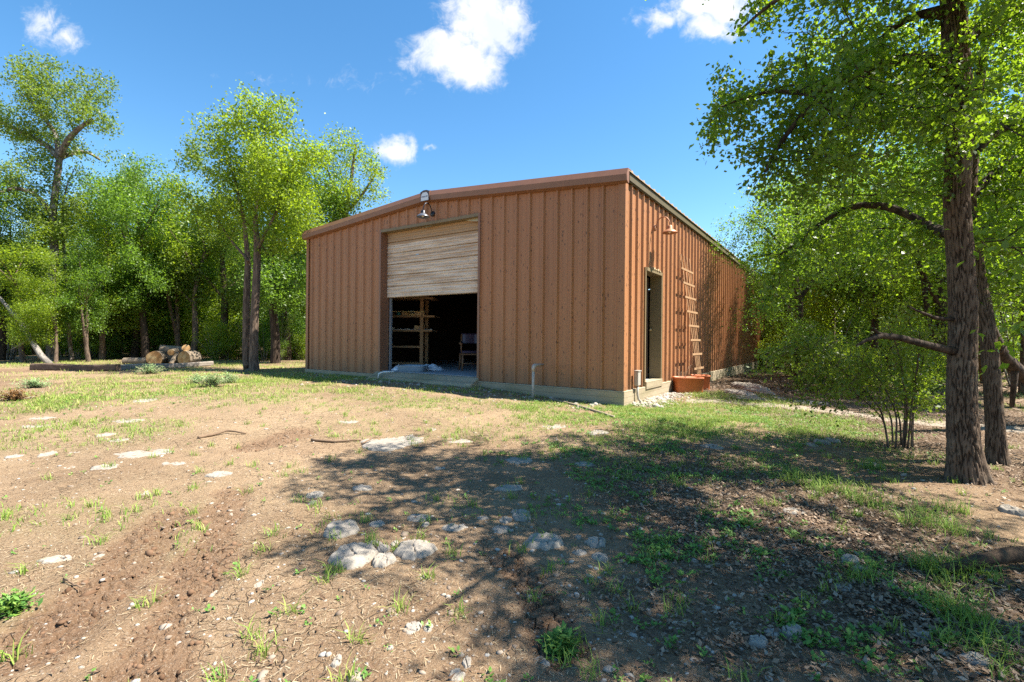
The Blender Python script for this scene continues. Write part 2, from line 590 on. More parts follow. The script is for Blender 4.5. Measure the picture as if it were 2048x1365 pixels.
# ------------------------------------------------------------------ building
M_WALL = None
k = material("brown_sheet")
xs = k.n('ShaderNodeSeparateXYZ', {0: k.obj})
n1 = k.noise(k.scale(k.obj, (1, 1, 0.12)), 3.0, 4, 0.6)
n2 = k.noise(k.obj, 0.7, 3, 0.5)
c = k.mix(n1, (0.315, 0.132, 0.055), (0.42, 0.188, 0.083))
c = k.mix(k.math('MULTIPLY', n2, 0.4), c, (0.30, 0.155, 0.075))
vv = k.n('ShaderNodeTexVoronoi', {'Vector': k.scale(k.obj, (1, 1, 0.42)), 'Scale': 22.0, 'Randomness': 1.0})
rnd = k.n('ShaderNodeSeparateColor', {0: vv.outputs['Color']}).outputs[0]
thr = k.ramp(rnd, 0.35, 1.0, 0.0, 0.27)
spk = k.math('MULTIPLY', k.math('LESS_THAN', vv.outputs['Distance'], thr), 0.72)
c = k.mix(spk, c, (0.055, 0.03, 0.022))
c = k.mix(k.ramp(k.noise(k.scale(k.obj, (2.6, 2.6, 0.10)), 2.4, 5, 0.65), 0.50, 0.74, 0, 0.42), c, (0.20, 0.095, 0.05))
c = k.mix(k.ramp(k.noise(k.scale(k.obj, (1.2, 1.2, 0.35)), 0.9, 4, 0.6), 0.52, 0.7, 0, 0.3), c, (0.41, 0.20, 0.10))
stn = k.math('MULTIPLY', k.ramp(xs.outputs[2], 0.75, 0.25), k.ramp(n1, 0.35, 0.6, 0.1, 0.55))
c = k.mix(stn, c, (0.14, 0.085, 0.055))
M_WALL = finish(k, c, 0.5, 0.35)
M_TRIM = simple("brown_trim", (0.22, 0.105, 0.06), 0.45, 0.4, 0.2, 5)
M_OLIVE = simple("drab_frame", (0.20, 0.15, 0.085), 0.55, 0.3, 0.25, 6)
M_ROOF = simple("roof_sheet", (0.42, 0.30, 0.19), 0.5, 0.35, 0.2, 3)
k = material("concrete")
n1 = k.noise(k.obj, 5, 6, 0.65); n2 = k.noise(k.scale(k.obj, (1, 1, 4)), 1.2, 4, 0.6)
c = k.mix(n1, (0.264, 0.212, 0.140), (0.424, 0.352, 0.248))
c = k.mix(k.ramp(n2, 0.45, 0.7, 0, 0.6), c, (0.216, 0.188, 0.104))
wv = k.n('ShaderNodeTexWave', {'Vector': k.scale(k.obj, (0.05, 0.05, 1)), 'Scale': 3.4, 'Distortion': 1.5}, bands_direction='Z').outputs[1]
c = k.mix(k.ramp(wv, 0.9, 1.0, 0, 0.45), c, (0.152, 0.120, 0.080))
M_CONC = finish(k, c, 0.9, 0.2, n1, 0.012)
k = material("slab_floor")
n1 = k.noise(k.obj, 4, 6, 0.7)
M_SLAB = finish(k, k.mix(n1, (0.25, 0.25, 0.26), (0.42, 0.42, 0.43)), 0.75, 0.3, n1, 0.004)
k = material("peeling_paint_shaded_top")
n1 = k.noise(k.scale(k.obj, (0.30, 1, 15)), 3.4, 8, 0.78, 0.1)
n2 = k.noise(k.scale(k.obj, (0.6, 1, 2)), 1.6, 3, 0.5)
f = k.ramp(k.math('ADD', n1, k.math('MULTIPLY', k.math('SUBTRACT', n2, 0.5), 0.45)), 0.36, 0.60)
c = k.mix(f, (0.40, 0.275, 0.18), (0.68, 0.57, 0.46))
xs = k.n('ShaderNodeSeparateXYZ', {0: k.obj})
c = k.mix(k.math('MULTIPLY', k.ramp(xs.outputs[2], 3.38, 3.41), .85), c, (0.36, 0.235, 0.135))  # top section browned, shade of the recess painted into the colour
c = k.mix(k.ramp(k.noise(k.obj, 22, 4, 0.7), 0.6, 0.72, 0, 0.5), c, (0.34, 0.23, 0.15))
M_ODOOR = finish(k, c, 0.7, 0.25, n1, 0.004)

barn = thing('metal_barn', 'large brown ribbed metal workshop building with half-open roll-up door', 'building', BC, math.atan2(UX.y, UX.x))
SL = 0.35; EAVE = 3.98; WB = 0.258


def roof_z(x):
    return EAVE + SL * (1 - abs(x + BW / 2) / (BW / 2))


def rib_profile(L, phase, pitch=0.3048, depth=0.042, fine=True):
    t = {0.0: 0.0, L: 0.0}
    i = -2
    while True:
        cc = phase + i * pitch; i += 1
        if cc > L + .4: break
        for o, h in ((-.042, 0), (-.014, depth), (.014, depth), (.042, 0)):
            if 0.02 < cc + o < L - .02: t[round(cc + o, 5)] = h
        if fine:
            for m in (.102, .203):
                for o, h in ((-.018, 0), (-.007, .005), (.007, .005), (.018, 0)):
                    if 0.02 < cc + m + o < L - .02: t[round(cc + m + o, 5)] = h
    return sorted(t.items())


def sheet(prof, pos, z0, z1, extra=()):
    """corrugated upright sheet: pos(t, offset) -> (x, y); z0/z1 functions of (t mid) giving spans"""
    ts = dict(prof)
    keys = sorted(ts)
    def h(t):
        for a, b in zip(keys[:-1], keys[1:]):
            if a <= t <= b: return ts[a] + (ts[b] - ts[a]) * (t - a) / max(b - a, 1e-9)
        return 0.0
    allk = sorted(set(keys) | set(extra))
    vs = []; fs = []
    for a, b in zip(allk[:-1], allk[1:]):
        m = (a + b) / 2
        for lo, hi in zip(z0(m), z1(m)):
            if hi is None: pass
            pa, pb = pos(a, h(a)), pos(b, h(b))
            i = len(vs)
            za = hi(a) if callable(hi) else hi
            zb = hi(b) if callable(hi) else hi
            vs += [(pa[0], pa[1], lo), (pb[0], pb[1], lo), (pb[0], pb[1], zb), (pa[0], pa[1], za)]
            fs.append((i, i + 1, i + 2, i + 3))
    # weld shared corners
    key = {}; nv = []; mp = []
    for v in vs:
        q = tuple(round(c_, 5) for c_ in v)
        if q not in key: key[q] = len(nv); nv.append(v)
        mp.append(key[q])
    return MB().add(nv, [tuple(mp[i] for i in f) for f in fs])


DS0, DS1, DTOP = 3.145, 6.125, 3.69        # roll-up door opening, measured from the corner
rz = lambda s: roof_z(-s) - .01
indoor = lambda m: DS0 < m < DS1
front = sheet(rib_profile(BW, .38), lambda t, o: (-t, -o), lambda m: [DTOP] if indoor(m) else [WB], lambda m: [rz], (DS0, DS1, BW / 2))
front.build('front_wall', M_WALL, barn)
SD0, SD1, SDTOP = 1.066, 2.03, 2.47
sidef = lambda m: SD0 < m < SD1
side = sheet(rib_profile(BL, .30), lambda t, o: (o, t), lambda m: [SDTOP] if sidef(m) else [WB], lambda m: [EAVE - .01], (SD0, SD1))
side.build('side_wall', M_WALL, barn)
sheet(rib_profile(BL, .30, fine=False), lambda t, o: (-BW - o, t), lambda m: [WB], lambda m: [EAVE - .01]).build('side_wall', M_WALL, barn)
sheet(rib_profile(BW, .38, fine=False), lambda t, o: (-t, BL + o), lambda m: [WB], lambda m: [rz], (BW / 2,)).build('back_wall', M_WALL, barn)

# roof: two ribbed slopes
def roof_slope(sgn):
    prof = rib_profile(BL + .14, .2, fine=False)
    vs = []; fs = []
    for t, o in prof:
        y = t - .07
        xa = -BW / 2; xb = .10 if sgn > 0 else -BW - .10
        za = roof_z(xa) + .065 + o * .8; zb = roof_z(0) - SL * .10 / (BW / 2) + .065 + o * .8
        vs += [(xa, y, za), (xb, y, zb), (xb, y, zb - .012 - o * .8)]
    for i in range(len(prof) - 1):
        fs += [(i * 3, i * 3 + 1, i * 3 + 4, i * 3 + 3), (i * 3 + 1, i * 3 + 2, i * 3 + 5, i * 3 + 4)]
    MB().add(vs, fs).build('roof', M_ROOF, barn)
roof_slope(1); roof_slope(-1)
deck = MB()
for a, b in ((-BW, -BW / 2), (-BW / 2, 0)):
    deck.add([(a, .03, roof_z(a) + .02), (b, .03, roof_z(b) + .02), (b, BL - .03, roof_z(b) + .02), (a, BL - .03, roof_z(a) + .02)], [(0, 1, 2, 3)])
deck.build('roof_lining', M_TRIM, barn)

# sculpted rake trim along the gable
RK = [(-.036, -.150), (-.045, -.165), (-.135, -.135), (-.150, -.030), (-.085, .088), (.06, .092), (.06, .075), (-.03, .07)]
for xa, xb in ((-BW - .10, -BW / 2 - .09), (-BW / 2 + .09, .10)):
    fr = lambda xx: (lambda p: (xx, p[0], roof_z(xx) + p[1]))
    o = MB().prism(RK, fr(xa), fr(xb)).build('rake_trim', M_TRIM, barn)
rk = MB()
fr = lambda xx: (lambda p: (xx, p[0] - .006, roof_z(xx) + p[1] + .005))
rk.prism(RK, fr(-BW / 2 - .10), fr(-BW / 2)); rk.prism(RK, fr(-BW / 2), fr(-BW / 2 + .10))
rk.build('ridge_cap', M_TRIM, barn)
# eave trim
M_EAVE = simple('dark_eave', (0.115, 0.09, 0.05), .55, .3, .3, 6)
MB().box(.036, .06, EAVE - .085, .075, BL, EAVE + .035).box(.036, .06, EAVE - .105, .055, BL, EAVE - .085).build('eave_trim', M_EAVE, barn)
MB().box(-BW - .075, .06, EAVE - .085, -BW - .036, BL, EAVE + .035).build('eave_trim', M_EAVE, barn)
# corner trims
for cx_, sg in ((0, 1), (-BW, -1)):
    m = MB()
    xo = cx_ + sg * .037
    m.box(min(xo, xo - sg * .10), -.040, WB - .01, max(xo, xo - sg * .10), -.033, EAVE - .02)
    m.box(min(xo, xo + sg * .004), -.040, WB - .012, max(xo, xo + sg * .004), .09, EAVE - .03)
    m.build('corner_trim', M_WALL, barn)
# added dark sheets inside the walls, put there to darken the interior
M_DARKEN = simple("interior_darkening", (0.05, 0.035, 0.028), .9, .1, .3, 4)
MB().box(-BW + .04, .06, .34, -BW + .05, BL - .06, EAVE - .05).build('added_dark_sheet', M_DARKEN, barn)
MB().box(-BW + .06, BL - .06, .34, -.06, BL - .05, EAVE - .05).build('added_dark_sheet', M_DARKEN, barn)
MB().box(-.05, SD1 + .3, .34, -.04, BL - .07, EAVE - .05).build('added_dark_sheet', M_DARKEN, barn)
# foundation, slab and threshold
MB().box(-BW - .05, -.055, -.5, .055, BL + .05, WB - .004).build('foundation', M_CONC, barn, bevel=.012)
MB().box(-BW + .05, .03, WB - .003, -.05, BL - .05, .335).build('floor_slab', M_SLAB, barn)
m = MB()
m.prism([(-.34, .13), (-.30, .20), (-.05, .318), (.029, .333), (.029, .05), (-.34, .05)], lambda p: (-DS1 - .12, p[0], p[1]), lambda p: (-DS0 + .05, p[0], p[1]))
m.build('threshold', M_CONC, barn, bevel=.02)
MB().box(-.12, SD0 - .02, .20, .075, SD1 + .02, .345).build('door_sill', M_CONC, barn, bevel=.008)

# roll-up door opening: jambs, header, track, sectional panels
dr = .22
m = MB()
m.box(-DS1 - .05, -.045, .30, -DS1 + .004, dr, DTOP + .05)
m.build('door_jamb', M_TRIM, barn)
MB().box(-DS0 - .004, -.045, .258, -DS0 + .05, dr, DTOP + .05).build('door_jamb', M_TRIM, barn)
MB().box(-DS1 + .004, -.045, DTOP - .012, -DS0 - .004, dr + .04, DTOP + .05).build('door_header', M_OLIVE, barn)
M_FLASH = simple("torn_flashing", (0.50, 0.42, 0.26), .6, .3)
for (s, l, w0, dz) in ((5.0, .62, .05, -.05), (3.62, .75, .09, -.10)):
    i = -s; m = MB()
    m.add([(i, .06, DTOP - .013), (i + l, .05, DTOP - .014), (i + l * .55, .01, DTOP + dz), (i + l * .3, .03, DTOP + dz * .7)], [(0, 1, 2, 3)])
    m.build('torn_flashing', M_FLASH, barn)
M_STEEL = simple("dull_steel", (0.30, 0.33, 0.37), .45, .5, .25, 10, .5)
MB().box(-DS1 + .02, dr + .01, .336, -DS1 + .07, dr + .06, 3.4).build('door_track', M_STEEL, barn)
MB().box(-DS0 - .07, dr + .01, .336, -DS0 - .02, dr + .06, 3.4).build('door_track', M_STEEL, barn)
prof = []
z = 2.115; sec = .268
prof.append((0.0, z))
while z < DTOP:
    for dz, o in ((.012, .030), (.055, .034), (.064, .022), (.10, .022), (.109, .034), (.155, .034), (.164, .022), (.205, .022), (.214, .034), (.25, .032), (.258, -0.004), (.268, -0.004)):
        prof.append((o, z + dz))
    z += sec
prof = [p for p in prof if p[1] <= DTOP + .2]
vs = []; fs = []
for xx, tl in ((-DS1 + .012, 0.0), (-DS0 - .012, .0)):
    for o, zz in prof: vs.append((xx, dr - .03 - o, zz + tl))
npf = len(prof)
for i in range(npf - 1): fs.append((i, npf + i, npf + i + 1, i + 1))
b0 = len(vs)
for xx in (-DS1 + .012, -DS0 - .012):
    vs += [(xx, dr + .02, 2.115), (xx, dr + .02, DTOP + .1)]
fs += [(0, b0, b0 + 2, npf), (b0, b0 + 1, b0 + 3, b0 + 2)]
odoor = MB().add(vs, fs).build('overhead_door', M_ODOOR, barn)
MB().box(-5.15, dr - .06, 3.03, -5.05, dr - .037, 3.10).build('door_handle', M_STEEL, odoor)

# side door: deep frame, dark door leaf standing ajar
dw = .20
m = MB()
m.box(-dw, SD1 - .004, .346, .045, SD1 + .045, SDTOP + .05)
m.box(-dw, SD0 - .045, .346, .045, SD0 + .004, SDTOP + .05)
m.box(-dw, SD0 + .004, SDTOP - .01, .06, SD1 - .004, SDTOP + .055)
m.build('side_door_frame', M_OLIVE, barn)
M_DDOOR = simple("dark_door", (0.075, 0.045, 0.03), .6, .3, .4, 6)
m = MB(); hinge = (-dw - .03, SD1 - .05)
a = R(52); ex = (hinge[0] - math.sin(a) * .88, hinge[1] - math.cos(a) * .88)
m.bar((hinge[0], hinge[1], 1.40), (ex[0], ex[1], 1.40), .045, 2.06)
sdoor = m.build('side_door', M_DDOOR, barn)
M_BRASS = simple("brass", (0.45, 0.36, 0.2), .35, .5, .1, 5, .8)
MB().lathe([(.0, 0), (.03, .0), (.033, .03), (.02, .05), (.0, .052)], 12, (-dw + .02, SD1 - .02, 1.33)).build('handle', M_BRASS, sdoor)
m = MB()
for i in range(5):
    y = SD0 + .25 + i * .12
    m.box(.035, y, SDTOP + .056, .075, y + .07, SDTOP + .075 + .02 * (i % 2))
m.build('drip_flashing', M_FLASH, barn)
# inside framing that shows through the big door
M_WOOD = simple("old_timber", (0.42, 0.24, 0.13), .8, .2, .45, 7)
MB().bar((-4.05, 2.6, 3.3), (-2.9, 3.1, 1.1), .05, .24, (0, 1, 0)).build('timber_brace', M_WOOD, barn)
MB().box(-3.0, 3.0, .336, -2.86, 3.14, 3.9).build('timber_post', M_WOOD, barn)
M_DARKBOARD = simple("dark_board", (0.05, 0.05, 0.055), .8, .2, .3, 5)
MB().box(-5.0, 4.8, .336, -3.7, 4.88, 2.0).build('dark_partition', M_DARKBOARD, barn)


def bl(x, y, z):
    """building-local to world"""
    return BC + UX * x + UY * y + Vector((0, 0, z))


# maker's plate on the ridge
M_PLATE = simple("white_plate", (0.62, 0.66, 0.70), .5, .4, .06)
M_PLATE_D = simple("plate_brown", (0.085, 0.055, 0.05), .5, .4, .1)
M_INK = simple("navy_ink", (0.03, 0.045, 0.13), .5, .3, .05)
pl = thing('ridge_plate', "small white maker's plate fixed at the gable peak", 'sign', bl(-BW / 2, -.158, roof_z(-BW / 2)), barn.rotation_euler.z)
pl_p = [(-.125, -.155), (.125, -.155), (.135, .055), (.05, .085), (-.05, .085), (-.135, .055)]
MB().prism(pl_p, lambda p: (p[0], 0, p[1]), lambda p: (p[0], -.012, p[1])).build('backing', M_PLATE_D, pl)
pl_q = [(-.112, -.145), (.112, -.145), (.105, -.02), (.06, .035), (-.06, .035), (-.105, -.02)]
MB().prism(pl_q, lambda p: (p[0], -.0125, p[1]), lambda p: (p[0], -.016, p[1])).build('face', M_PLATE, pl)
fc = bpy.data.curves.new('lettering', 'FONT'); fc.body = "MUELLER"; fc.size = .046; fc.align_x = 'CENTER'; fc.extrude = .001
ft = link(bpy.data.objects.new('lettering', fc)); ft.parent = pl; ft.location = (0, -.0175, -.075); ft.rotation_euler = (R(90), 0, 0); fc.materials.append(M_INK)
bpy.context.view_layer.update()
lm = bpy.data.meshes.new_from_object(ft.evaluated_get(bpy.context.evaluated_depsgraph_get()))
lo = put('lettering', lm, pl); lo.location = ft.location; lo.rotation_euler = ft.rotation_euler
bpy.data.objects.remove(ft)

# gooseneck barn lamps
def wall_lamp(name, label, loc, rotz, m_body, m_shade, m_in):
    t = thing(name, label, 'lamp', loc, rotz)      # local -y points out from the wall
    MB().add(*_disc(.062, .0, .028)).build('mounting_plate', m_body, t, True)
    p = []
    for i in range(15):
        a = i / 14 * math.pi
        p.append((0, -.03 - .135 * (1 - math.cos(a)) / 1, .0 + .19 * math.sin(a) + .02 * i / 14))
    MB().tube(p, .011, 8).build('gooseneck', m_body, t, True)
    e = p[-1]
    MB().lathe([(.0, .005), (.03, .0), (.05, -.02), (.052, -.075), (.06, -.085)], 20, (0, e[1], e[2])).build('socket_cap', m_body, t, True)
    MB().lathe([(.055, -.075), (.075, -.088), (.11, -.11), (.138, -.14), (.144, -.153), (.14, -.154), (.105, -.115), (.05, -.09)], 28, (0, e[1], e[2])).build('lamp_shade', m_shade, t, True)
    MB().lathe([(.0, -.155), (.02, -.15), (.03, -.125), (.02, -.095), (.0, -.09)], 12, (0, e[1], e[2])).build('bulb', m_in, t, True)
    return t


def _disc(r, y0, th):
    n = 20; vs = []
    for rr, yy in ((r, 0), (r, -th * .5), (r * .6, -th)):
        vs += [(rr * math.cos(2 * math.pi * i / n), yy, rr * math.sin(2 * math.pi * i / n)) for i in range(n)]
    fs = [(j * n + i, j * n + (i + 1) % n, (j + 1) * n + (i + 1) % n, (j + 1) * n + i) for j in range(2) for i in range(n)]
    fs.append(tuple(2 * n + i for i in range(n)))
    return vs, fs


M_BLACK = simple("black_metal", (0.02, 0.022, 0.03), .35, .5, .1, 8, .4)
M_GALV = simple("galvanised", (0.22, 0.225, 0.24), .3, .5, .15, 12, .7)
M_COPPER = simple("rusty_copper", (0.36, 0.17, 0.09), .5, .4, .3, 14, .3)
M_BULB = simple("bulb_glass", (0.75, 0.72, 0.62), .3, .5, .05)
rzb = barn.rotation_euler.z
wall_lamp('gooseneck_lamp', 'black gooseneck lamp with shiny shade above the roll-up door', bl(-4.44, -.036, 3.90), rzb, M_BLACK, M_GALV, M_BULB)
wall_lamp('gooseneck_lamp', 'rust coloured gooseneck lamp above the narrow side door', bl(.036, 1.55, 3.36), rzb + R(90), M_COPPER, M_COPPER, M_BULB)

# standpipe, meter box, loose pipe
M_PVC = simple("grey_pvc", (0.38, 0.35, 0.31), .5, .4, .15, 10)
M_PVCW = simple("white_pvc", (0.75, 0.74, 0.72), .45, .4, .08, 10)
p0 = gp(1066, 797); p0.y -= .02
sp = thing('pvc_standpipe', 'grey plastic standpipe with elbow in front of the gable wall', 'pipe', (p0.x, p0.y, H1(p0.x, p0.y)))
MB().tube([(0, 0, -.1), (0, 0, .52)], .024, 12).build('pipe', M_PVC, sp, True)
inw = UY
MB().tube([(0, 0, .50), (0, 0, .56), (inw.x * .02, inw.y * .02, .59), (inw.x * .06, inw.y * .06, .60), (inw.x * .34, inw.y * .34, .60)], [.031, .033, .034, .031, .024], 12).build('elbow', M_PVC, sp, True)
eb = thing('utility_box', 'small grey electrical box with conduit by the building corner', 'electrical box', bl(.06, .48, .22), rzb)
MB().box(0, -.07, .10, .075, .07, .36).build('box', M_PVC, eb, bevel=.01)
MB().box(-.003, -.078, .355, .085, .078, .372).build('lid', M_PVC, eb)
MB().tube([(.04, .0, .10), (.04, 0, -.05), (.05, .02, -.14), (.09, .07, -.21), (.12, .10, -.27)], .02, 10).build('conduit', M_PVC, eb, True)
q = [gp(1108, 803), gp(1150, 812), gp(1185, 822), gp(1205, 829), gp(1228, 838)]
q = [Vector((v.x, v.y, H1(v.x, v.y) + .016)) for v in q]
tag(MB().tube(q, .02, 8).build('loose_pipe', simple("tan_pipe", (0.30, 0.24, 0.16), .6, .3), None, True), 'long tan pipe lying in grass by the building corner', 'pipe')
q = [bl(-5.55, -.10, .345), bl(-5.72, -.30, .335), bl(-5.78, -.36, .30), bl(-5.80, -.37, .19)]
tag(MB().tube(q, .018, 8).build('drain_pipe', M_PVCW, None, True), 'thin bent white pipe hanging over the door threshold', 'pipe')

# trellis leaning on the side wall
M_TREL = simple("trellis_wood", (0.36, 0.22, 0.12), .75, .2, .25, 9)
tb = bl(.0, 0, 0)
tr = thing('garden_trellis', 'tall wooden ladder trellis leaning on the sunny side wall', 'trellis', bl(.04, 3.75, .36), rzb)
off = lambda h: .36 - .32 * h / 2.6
hw_ = [.36, .34, .38, .40, .44, .48, .54, .58]
for i in range(8):
    h = .14 + i * .325
    hw2 = .44 + .012 * i
    MB().bar((off(h) + .012, -hw2, h), (off(h) + .012, hw2, h), .016, .045, (0, 0, 1)).build('rung', M_TREL, tr)
for j, (a, b) in enumerate(((-.16, -.38), (-.05, -.12), (.05, .12), (.16, .38))):
    MB().bar((off(0), a, 0.0), (off(2.75), b, 2.75), .012, .035, (0, 1, 0)).build('slat', M_TREL, tr)

# terracotta coloured planters
M_TERRA = simple("terracotta_plastic", (0.46, 0.135, 0.045), .5, .35, .12, 6)
M_SOIL = simple("potting_soil", (0.05, 0.035, 0.025), .95, .1, .5, 40)


def planter(label, loc, rot, w, d, h):
    t = thing('planter_box', label, 'planter', loc, rot, None)
    n = 24
    def ring(sx, sy, z):
        o = []
        for i in range(n):
            a = 2 * math.pi * (i + .5) / n
            c_, s_ = math.cos(a), math.sin(a)
            e = .38
            o.append((math.copysign(abs(c_) ** e, c_) * sx, math.copysign(abs(s_) ** e, s_) * sy, z))
        return o
    rs = [ring(w * .47, d * .46, -.03), ring(w * .48, d * .47, .02), ring(w * .5, d * .5, h - .03), ring(w * .515, d * .52, h - .028), ring(w * .515, d * .52, h), ring(w * .475, d * .47, h), ring(w * .465, d * .46, h - .09)]
    vs = [v for r_ in rs for v in r_]
    fs = [(i * n + j, i * n + (j + 1) % n, (i + 1) * n + (j + 1) % n, (i + 1) * n + j) for i in range(len(rs) - 1) for j in range(n)]
    MB().add(vs, fs).build('pot', M_TERRA, t, True)
    s_ = ring(w * .466, d * .461, h - .07)
    s_ = [(x, y, z + .012 * math.sin(i * 2.1)) for i, (x, y, z) in enumerate(s_)]
    MB().add(s_ + [(0, 0, h - .04)], [(i, (i + 1) % n, n) for i in range(n)]).build('soil', M_SOIL, t, True)
    return t


def on(p, dz=0.0):
    return Vector((p.x, p.y, H1(p.x, p.y) + dz))


pa = gp(1383, 788); pb = gp(1412, 779)
pa = Vector((pa.x, pa.y + .22, 0)); pb = Vector((pb.x - .05, pb.y + .22, 0))
planter('orange terracotta planter box with dry stalks by the trellis', on(pa), R(-4), .60, .42, .33)
planter('orange terracotta planter box behind the stalk planter', on(pb), R(-12), .40, .42, .33)
M_STALK = simple("dry_stalk", (0.34, 0.27, 0.19), .85, .15, .3, 12)
dp = thing('dead_plant', 'dry leafless plant standing in the orange planter', 'plant', on(pa, .27))
rs = random.Random(4)
for i in range(9):
    a = rs.uniform(0, 6.28); l = rs.uniform(.14, .38)
    p = [(math.cos(a) * .03 - .12, math.sin(a) * .03, 0)]
    for j in range(1, 5):
        p.append((p[0][0] + math.cos(a) * l * .12 * j + rs.uniform(-.02, .02), p[0][1] + math.sin(a) * l * .1 * j, l * j / 4))
    MB().tube(p, [.005, .004, .0035, .003, .002], 5).build('stalk', M_STALK, dp, True)
# ------------------------------------------------------------------ things inside the doorway
FL = .335
def floor_pt(px, py):
    dx, dy = unroll(px, py)
    Y = (CAM_Z - FL) * F / dy
    return Vector((dx / F * Y, Y, FL))

M_RAWWOOD = simple("shelf_wood", (0.46, 0.28, 0.15), .8, .2, .4, 8)
s0 = Vector((-3.62, 13.7, FL))
sh = thing('storage_shelf', 'rough timber shelf unit cluttered with junk inside the doorway', 'shelf', s0, R(-6))
W_ = 1.42; DP = .5
for x in (0.0, W_ - .30):
    for y in (0, DP):
        MB().box(x - .045, y - .045, 0, x + .045, y + .045, 2.5).build('post', M_RAWWOOD, sh)
for h, l in ((.12, -.28), (.58, -.28), (1.03, 0.0), (1.43, .06), (1.93, .03)):
    MB().box(-.1, -.06, h - .05, W_ + l, DP + .06, h).build('shelf_board', M_RAWWOOD, sh)
cols = {'tan cardboard': (.62, .42, .22), 'yellowed paper': (.72, .55, .25), 'white paper': (.82, .82, .8), 'teal plastic': (.04, .20, .22), 'brown wood': (.22, .12, .06), 'grey metal': (.30, .31, .33)}
cm = {k_: simple(k_.replace(' ', '_'), v, .7, .3, .2, 9) for k_, v in cols.items()}
mw = Matrix.Translation(s0) @ Matrix.Rotation(R(-6), 4, 'Z')
def shelf_item(name, cat, label, x, y, h, sz, colr, rot=0.0, group=None, shape='box'):
    loc = mw @ Vector((x, y, h))
    m = MB()
    if shape == 'box':
        w, d, t = sz
        m.box(-w / 2, -d / 2, 0, w / 2, d / 2, t * .86)
        m.box(-w / 2 - .004, -d / 2 - .004, t * .86 + .0005, w / 2 + .004, d / 2 + .004, t)
    elif shape == 'can':
        m.lathe([(.0, 0), (sz[0], 0), (sz[0], sz[2] * .95), (sz[0] * .9, sz[2]), (.0, sz[2])], 14)
    else:
        w, d, t = sz
        m.bar((-w / 2, 0, t / 2), (w / 2, .01, t / 2), d, t)
    o = m.build(name, cm[colr], None, shape == 'can', 0.003)
    o.location = loc; o.rotation_euler = (0, 0, R(-6) + rot)
    return tag(o, label, cat, group)
shelf_item('cardboard_box', 'box', 'flat tan carton at the end of the third shelf board up', 1.05, .1, 1.4305, (.26, .3, .09), 'tan cardboard', .1)
shelf_item('cardboard_box', 'box', 'small tan carton beside the teal tin on the shelf', .62, .1, 1.4305, (.16, .2, .10), 'tan cardboard', -.15)
shelf_item('paper_stack', 'papers', 'yellowed paper stack on the same board as the teal tin', .83, .08, 1.4305, (.22, .2, .05), 'yellowed paper', .3)
shelf_item('paint_tin', 'tin', 'teal paint tin on the cluttered shelf', .42, .06, 1.4305, (.06, .06, .13), 'teal plastic', 0, None, 'can')
shelf_item('wooden_crate', 'crate', 'low brown box next to the door track on the shelf', .14, .1, 1.4305, (.30, .26, .08), 'brown wood', .05)
for i, (x, w, c_) in enumerate(((.35, .8, 'white paper'), (.7, 1.1, 'grey metal'), (1.0, .7, 'white paper'))):
    shelf_item('board_offcut', 'board', ('white painted strip lying under others on the middle shelf', 'long grey metal strip lying on the middle shelf', 'short pale strip poking out past the middle shelf end')[i], x, .06 + .09 * i, 1.0305 + .004 * i, (w, .08, .02), c_, .05 * (i - 1), None, 'bar')
shelf_item('plank', 'plank', 'yellowish plank bundle on the top shelf under the rolled door', .6, .1, 1.9305, (1.2, .22, .06), 'yellowed paper', .03, None, 'bar')
shelf_item('plank', 'plank', 'brown plank leaning over the top shelf edge', .8, -.05, 1.9305, (1.1, .10, .04), 'brown wood', -.05, None, 'bar')
shelf_item('cardboard_box', 'box', 'open carton of scraps at the post end of the middle shelf', 1.0, .22, 1.0305, (.30, .2, .12), 'tan cardboard', .12)
shelf_item('paper_stack', 'papers', 'white paper stack next to the door track on the middle shelf', .12, .2, 1.0305, (.24, .2, .07), 'white paper', .2)
shelf_item('paint_tin', 'tin', 'grey metal tin at the post on the board of cartons', .75, .24, 1.4305, (.07, .07, .15), 'grey metal', 0, None, 'can')
shelf_item('wooden_crate', 'crate', 'brown box in the back of the board of cartons', .30, .3, 1.4305, (.34, .18, .15), 'brown wood', -.1)
shelf_item('plank', 'plank', 'pale plank slanting over the board of cartons', .6, -.1, 1.5205, (1.2, .06, .02), 'yellowed paper', .06, None, 'bar')
shelf_item('rag', 'rag', 'yellow rag folded on the lower shelf board', .12, .05, .5805, (.24, .2, .05), 'yellowed paper', .4)

# chair just inside the opening
M_CW = simple("chair_wood", (0.17, 0.085, 0.04), .5, .4, .3, 12)
M_CL = simple("dark_plum_leather", (0.055, 0.035, 0.06), .4, .5, .2, 10)
c0 = floor_pt(921, 742); c0.y += .22; c0.x += .24
ch = thing('armchair', 'old wooden armchair with dark leather seat inside the doorway', 'chair', c0, R(14))
for sx in (-1, 1):
    for sy in (-1, 1):
        top = .43 if sy < 0 else .43
        MB().tube([(sx * .26, sy * .23 + sy * .03, 0), (sx * .245, sy * .23, .2), (sx * .24, sy * .22, top)], [.019, .026, .03], 8).build('leg', M_CW, ch, True)
    MB().tube([(sx * .26, -.16, .44), (sx * .275, -.17, .56), (sx * .27, -.16, .66)], [.016, .02, .018], 8).build('arm_support', M_CW, ch, True)
    MB().tube([(sx * .27, -.22, .665), (sx * .285, -.05, .675), (sx * .27, .12, .69), (sx * .22, .22, .70)], [.028, .032, .028, .024], 8).build('armrest', M_CW, ch, True)
    MB().tube([(sx * .21, .22, .43), (sx * .215, .25, .66), (sx * .20, .29, .92)], [.024, .022, .018], 8).build('back_post', M_CW, ch, True)
MB().box(-.27, -.25, .39, .27, .24, .43).build('seat_frame', M_CW, ch, bevel=.01)
MB().box(-.26, -.255, .431, .26, .23, .495).build('seat', M_CL, ch, True, bevel=.03)
